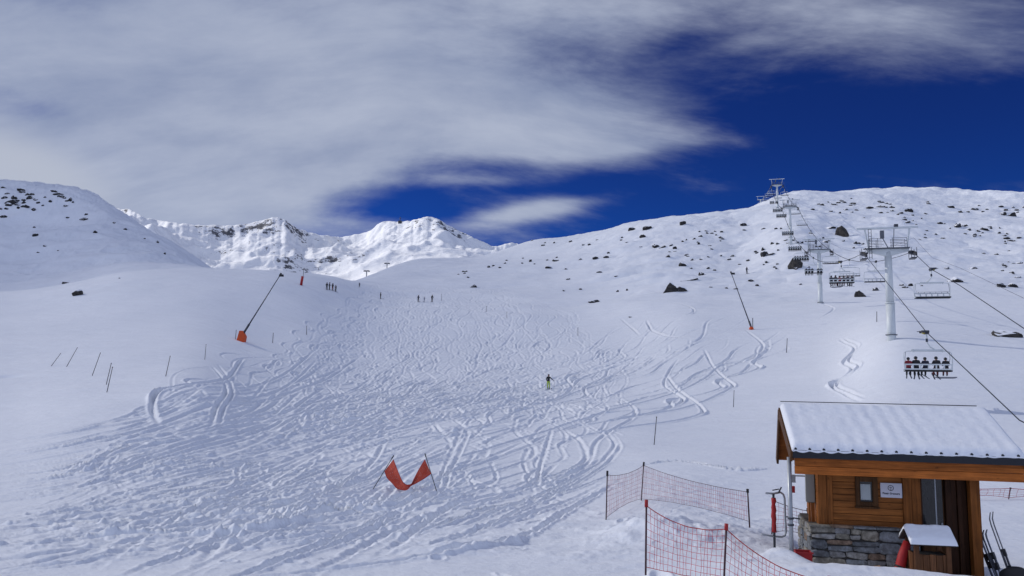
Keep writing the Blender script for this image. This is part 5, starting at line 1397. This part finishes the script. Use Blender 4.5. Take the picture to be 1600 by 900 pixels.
# high thin cloud is laid on a level sheet above the scene
hz = g.math('ADD', g.math('MAXIMUM', dz, 0.0), .34)
cv = g.n('ShaderNodeCombineXYZ'); g.put(cv.inputs[0], g.math('DIVIDE', dx, hz)); g.put(cv.inputs[1], g.math('DIVIDE', dy, hz))
warp = g.n('ShaderNodeTexNoise'); g.put(warp.inputs['Vector'], cv.outputs[0]); warp.inputs['Scale'].default_value = .55; warp.inputs['Detail'].default_value = 3
wv = g.n('ShaderNodeVectorMath', operation='MULTIPLY_ADD'); g.put(wv.inputs[0], warp.outputs['Color']); wv.inputs[1].default_value = (.55, .55, 0); g.put(wv.inputs[2], cv.outputs[0])
streak = g.noise(g.mapping(wv.outputs[0], (.8, 1.9, 1), (0, 0, R(-24))), 2.1, 9, .60, .15)
soft = g.noise(wv.outputs[0], 1.5, 7, .55)
fine = g.noise(g.mapping(wv.outputs[0], (.9, 2.4, 1), (0, 0, R(-24))), 6.5, 6, .62, .1)
def blob(cx, cy, rx_, ry_, rot, wgt, pw=1.0):
    X0, T0_ = ray(cx, cy); a = R(rot)
    ex = g.math('SUBTRACT', Xn, X0); ey = g.math('SUBTRACT', Tn, T0_)
    p = g.math('ADD', g.math('MULTIPLY', ex, math.cos(a) / (rx_ / F)), g.math('MULTIPLY', ey, math.sin(a) / (rx_ / F)))
    q = g.math('ADD', g.math('MULTIPLY', ex, -math.sin(a) / (ry_ / F)), g.math('MULTIPLY', ey, math.cos(a) / (ry_ / F)))
    r2 = g.math('ADD', g.math('MULTIPLY', p, p), g.math('MULTIPLY', q, q))
    return g.math('MULTIPLY', g.math('EXPONENT', g.math('MULTIPLY', r2, -1.0)), wgt)
BL = [(150, 60, 860, 220, 0, 1.0), (150, 280, 430, 150, 0, .95), (560, 170, 480, 120, 0, .75), (880, 185, 210, 60, -3, .62), (985, 228, 110, 20, 4, .55), (1250, 200, 260, 90, 0, -.5),
      (420, 330, 190, 40, 0, .35), (830, 330, 105, 16, 10, .95), (1440, 35, 270, 60, -8, .42), (900, 20, 330, 60, 0, .35), (770, 282, 80, 10, -4, .30),
      (40, 165, 150, 45, -8, -.55), (640, 330, 150, 24, 0, -.65), (1080, 60, 130, 45, 20, -.35), (-900, 200, 700, 400, 0, 1.0), (740, 262, 90, 20, 0, -.45), (760, 295, 220, 20, 4, -.45)]
acc = None
for bdef in BL:
    v = blob(*bdef); acc = v if acc is None else g.math('ADD', acc, v)
front = g.ramp(dy, .12, .3)
acc = g.math('ADD', g.math('MULTIPLY', acc, front), g.math('MULTIPLY', g.math('SUBTRACT', 1.0, front), .55))
dens = g.math('ADD', acc, g.math('MULTIPLY', g.math('SUBTRACT', streak, .5), 1.45))
dens = g.math('ADD', dens, g.math('MULTIPLY', g.math('SUBTRACT', soft, .5), .9))
dens = g.math('ADD', dens, g.math('MULTIPLY', g.math('SUBTRACT', fine, .5), .62))
cov = g.ramp(dens, .02, 1.12)
def sc(c, k=1.0): return (c[0] * k / STR, c[1] * k / STR, c[2] * k / STR, 1)
shade = g.ramp(g.math('ADD', streak, g.math('MULTIPLY', soft, .6)), .55, 1.05)
ccol = g.mix(shade, sc((.27, .325, .475)), sc((.47, .52, .645)))
# the bright edge of cloud nearest the sun, low on the left
glow = g.ramp(blob(20, 270, 200, 70, -18, 1.0), .15, .95)
ccol = g.mix(glow, ccol, sc((.49, .53, .62)))
# cloud outside the view brightened for added fill light; sky blue deepened
up_ = g.math('ADD', 1.0, g.math('MULTIPLY', g.math('SUBTRACT', 1.0, front), 1.18))
fill3 = g.n('ShaderNodeCombineXYZ')
for q_ in range(3): g.put(fill3.inputs[q_], up_)
ccol = g.mix(1.0, ccol, fill3.outputs[0], 'MULTIPLY')
skyc = g.mix(1.0, sky.outputs[0], g.mix(g.ramp(dz, .10, .34), (.045, .20, .60, 1), (.06, .15, .48, 1)), 'MULTIPLY')
c = g.mix(g.math('MULTIPLY', cov, .92), skyc, ccol)
g.put(bg.inputs['Color'], c); g.put(out.inputs[0], bg.outputs[0])

# thin cloud sheet added out of view to shade the lower slopes
def mat_shade_cloud():
    m, nt, b = new_mat('thin_shade_cloud'); g = NG(nt)
    tc = g.n('ShaderNodeTexCoord').outputs['Object']
    sp = g.n('ShaderNodeSeparateXYZ'); g.put(sp.inputs[0], tc)
    x, y, _ = sp.outputs
    nz = g.noise(tc, .004, 5, .5)
    e = g.ramp(g.math('ADD', x, g.math('MULTIPLY', nz, 120)), -330, -450, 0, 1)
    nn = g.math('ADD', y, g.math('MULTIPLY', nz, 160))
    e2 = g.ramp(nn, 1130, 950, 0, 1)
    dens = g.math('MULTIPLY', g.math('MULTIPLY', e, e2), g.math('MULTIPLY', g.ramp(nz, .25, .7, .88, 1.12), g.ramp(x, -560, -960, .33, .48)))
    bx_ = g.math('DIVIDE', g.math('ADD', x, 985.0), 200.0); by_ = g.math('DIVIDE', g.math('SUBTRACT', y, 760.0), 210.0)
    knot = g.math('EXPONENT', g.math('MULTIPLY', g.math('ADD', g.math('MULTIPLY', bx_, bx_), g.math('MULTIPLY', by_, by_)), -1.0))  # denser spot placed to darken the left-hand hill
    dens = g.math('ADD', dens, g.math('MULTIPLY', knot, .60), clamp=True)
    tr = g.n('ShaderNodeBsdfTransparent'); tl = g.n('ShaderNodeBsdfTranslucent'); tl.inputs[0].default_value = (.8, .8, .82, 1)
    mxs = g.n('ShaderNodeMixShader'); g.put(mxs.inputs[0], dens); g.put(mxs.inputs[1], tr.outputs[0]); g.put(mxs.inputs[2], tl.outputs[0])
    g.put(nt.nodes['Material Output'].inputs[0], mxs.outputs[0])
    nt.nodes.remove(b)
    return m
CH = 580.0
mb = MB(); mb.add([(-3200, -1500, CH), (-280, -1500, CH), (-280, 1150, CH), (-3200, 1150, CH)], [(0, 1, 2, 3)])
tag(mb.build('shade_cloud', mat_shade_cloud()), 'unseen cloudy sheet added out of frame to shade the lower slopes', 'shade_cloud', None, 'structure')

scene.view_settings.view_transform = 'Standard'; scene.view_settings.look = 'None'
scene.view_settings.exposure = 0; scene.view_settings.gamma = 1
scene.render.engine = 'CYCLES'
scene.cycles.max_bounces = 4; scene.cycles.diffuse_bounces = 2; scene.cycles.transparent_max_bounces = 12
scene.cycles.use_denoising = True
scene.render.resolution_x, scene.render.resolution_y = 1024, 576
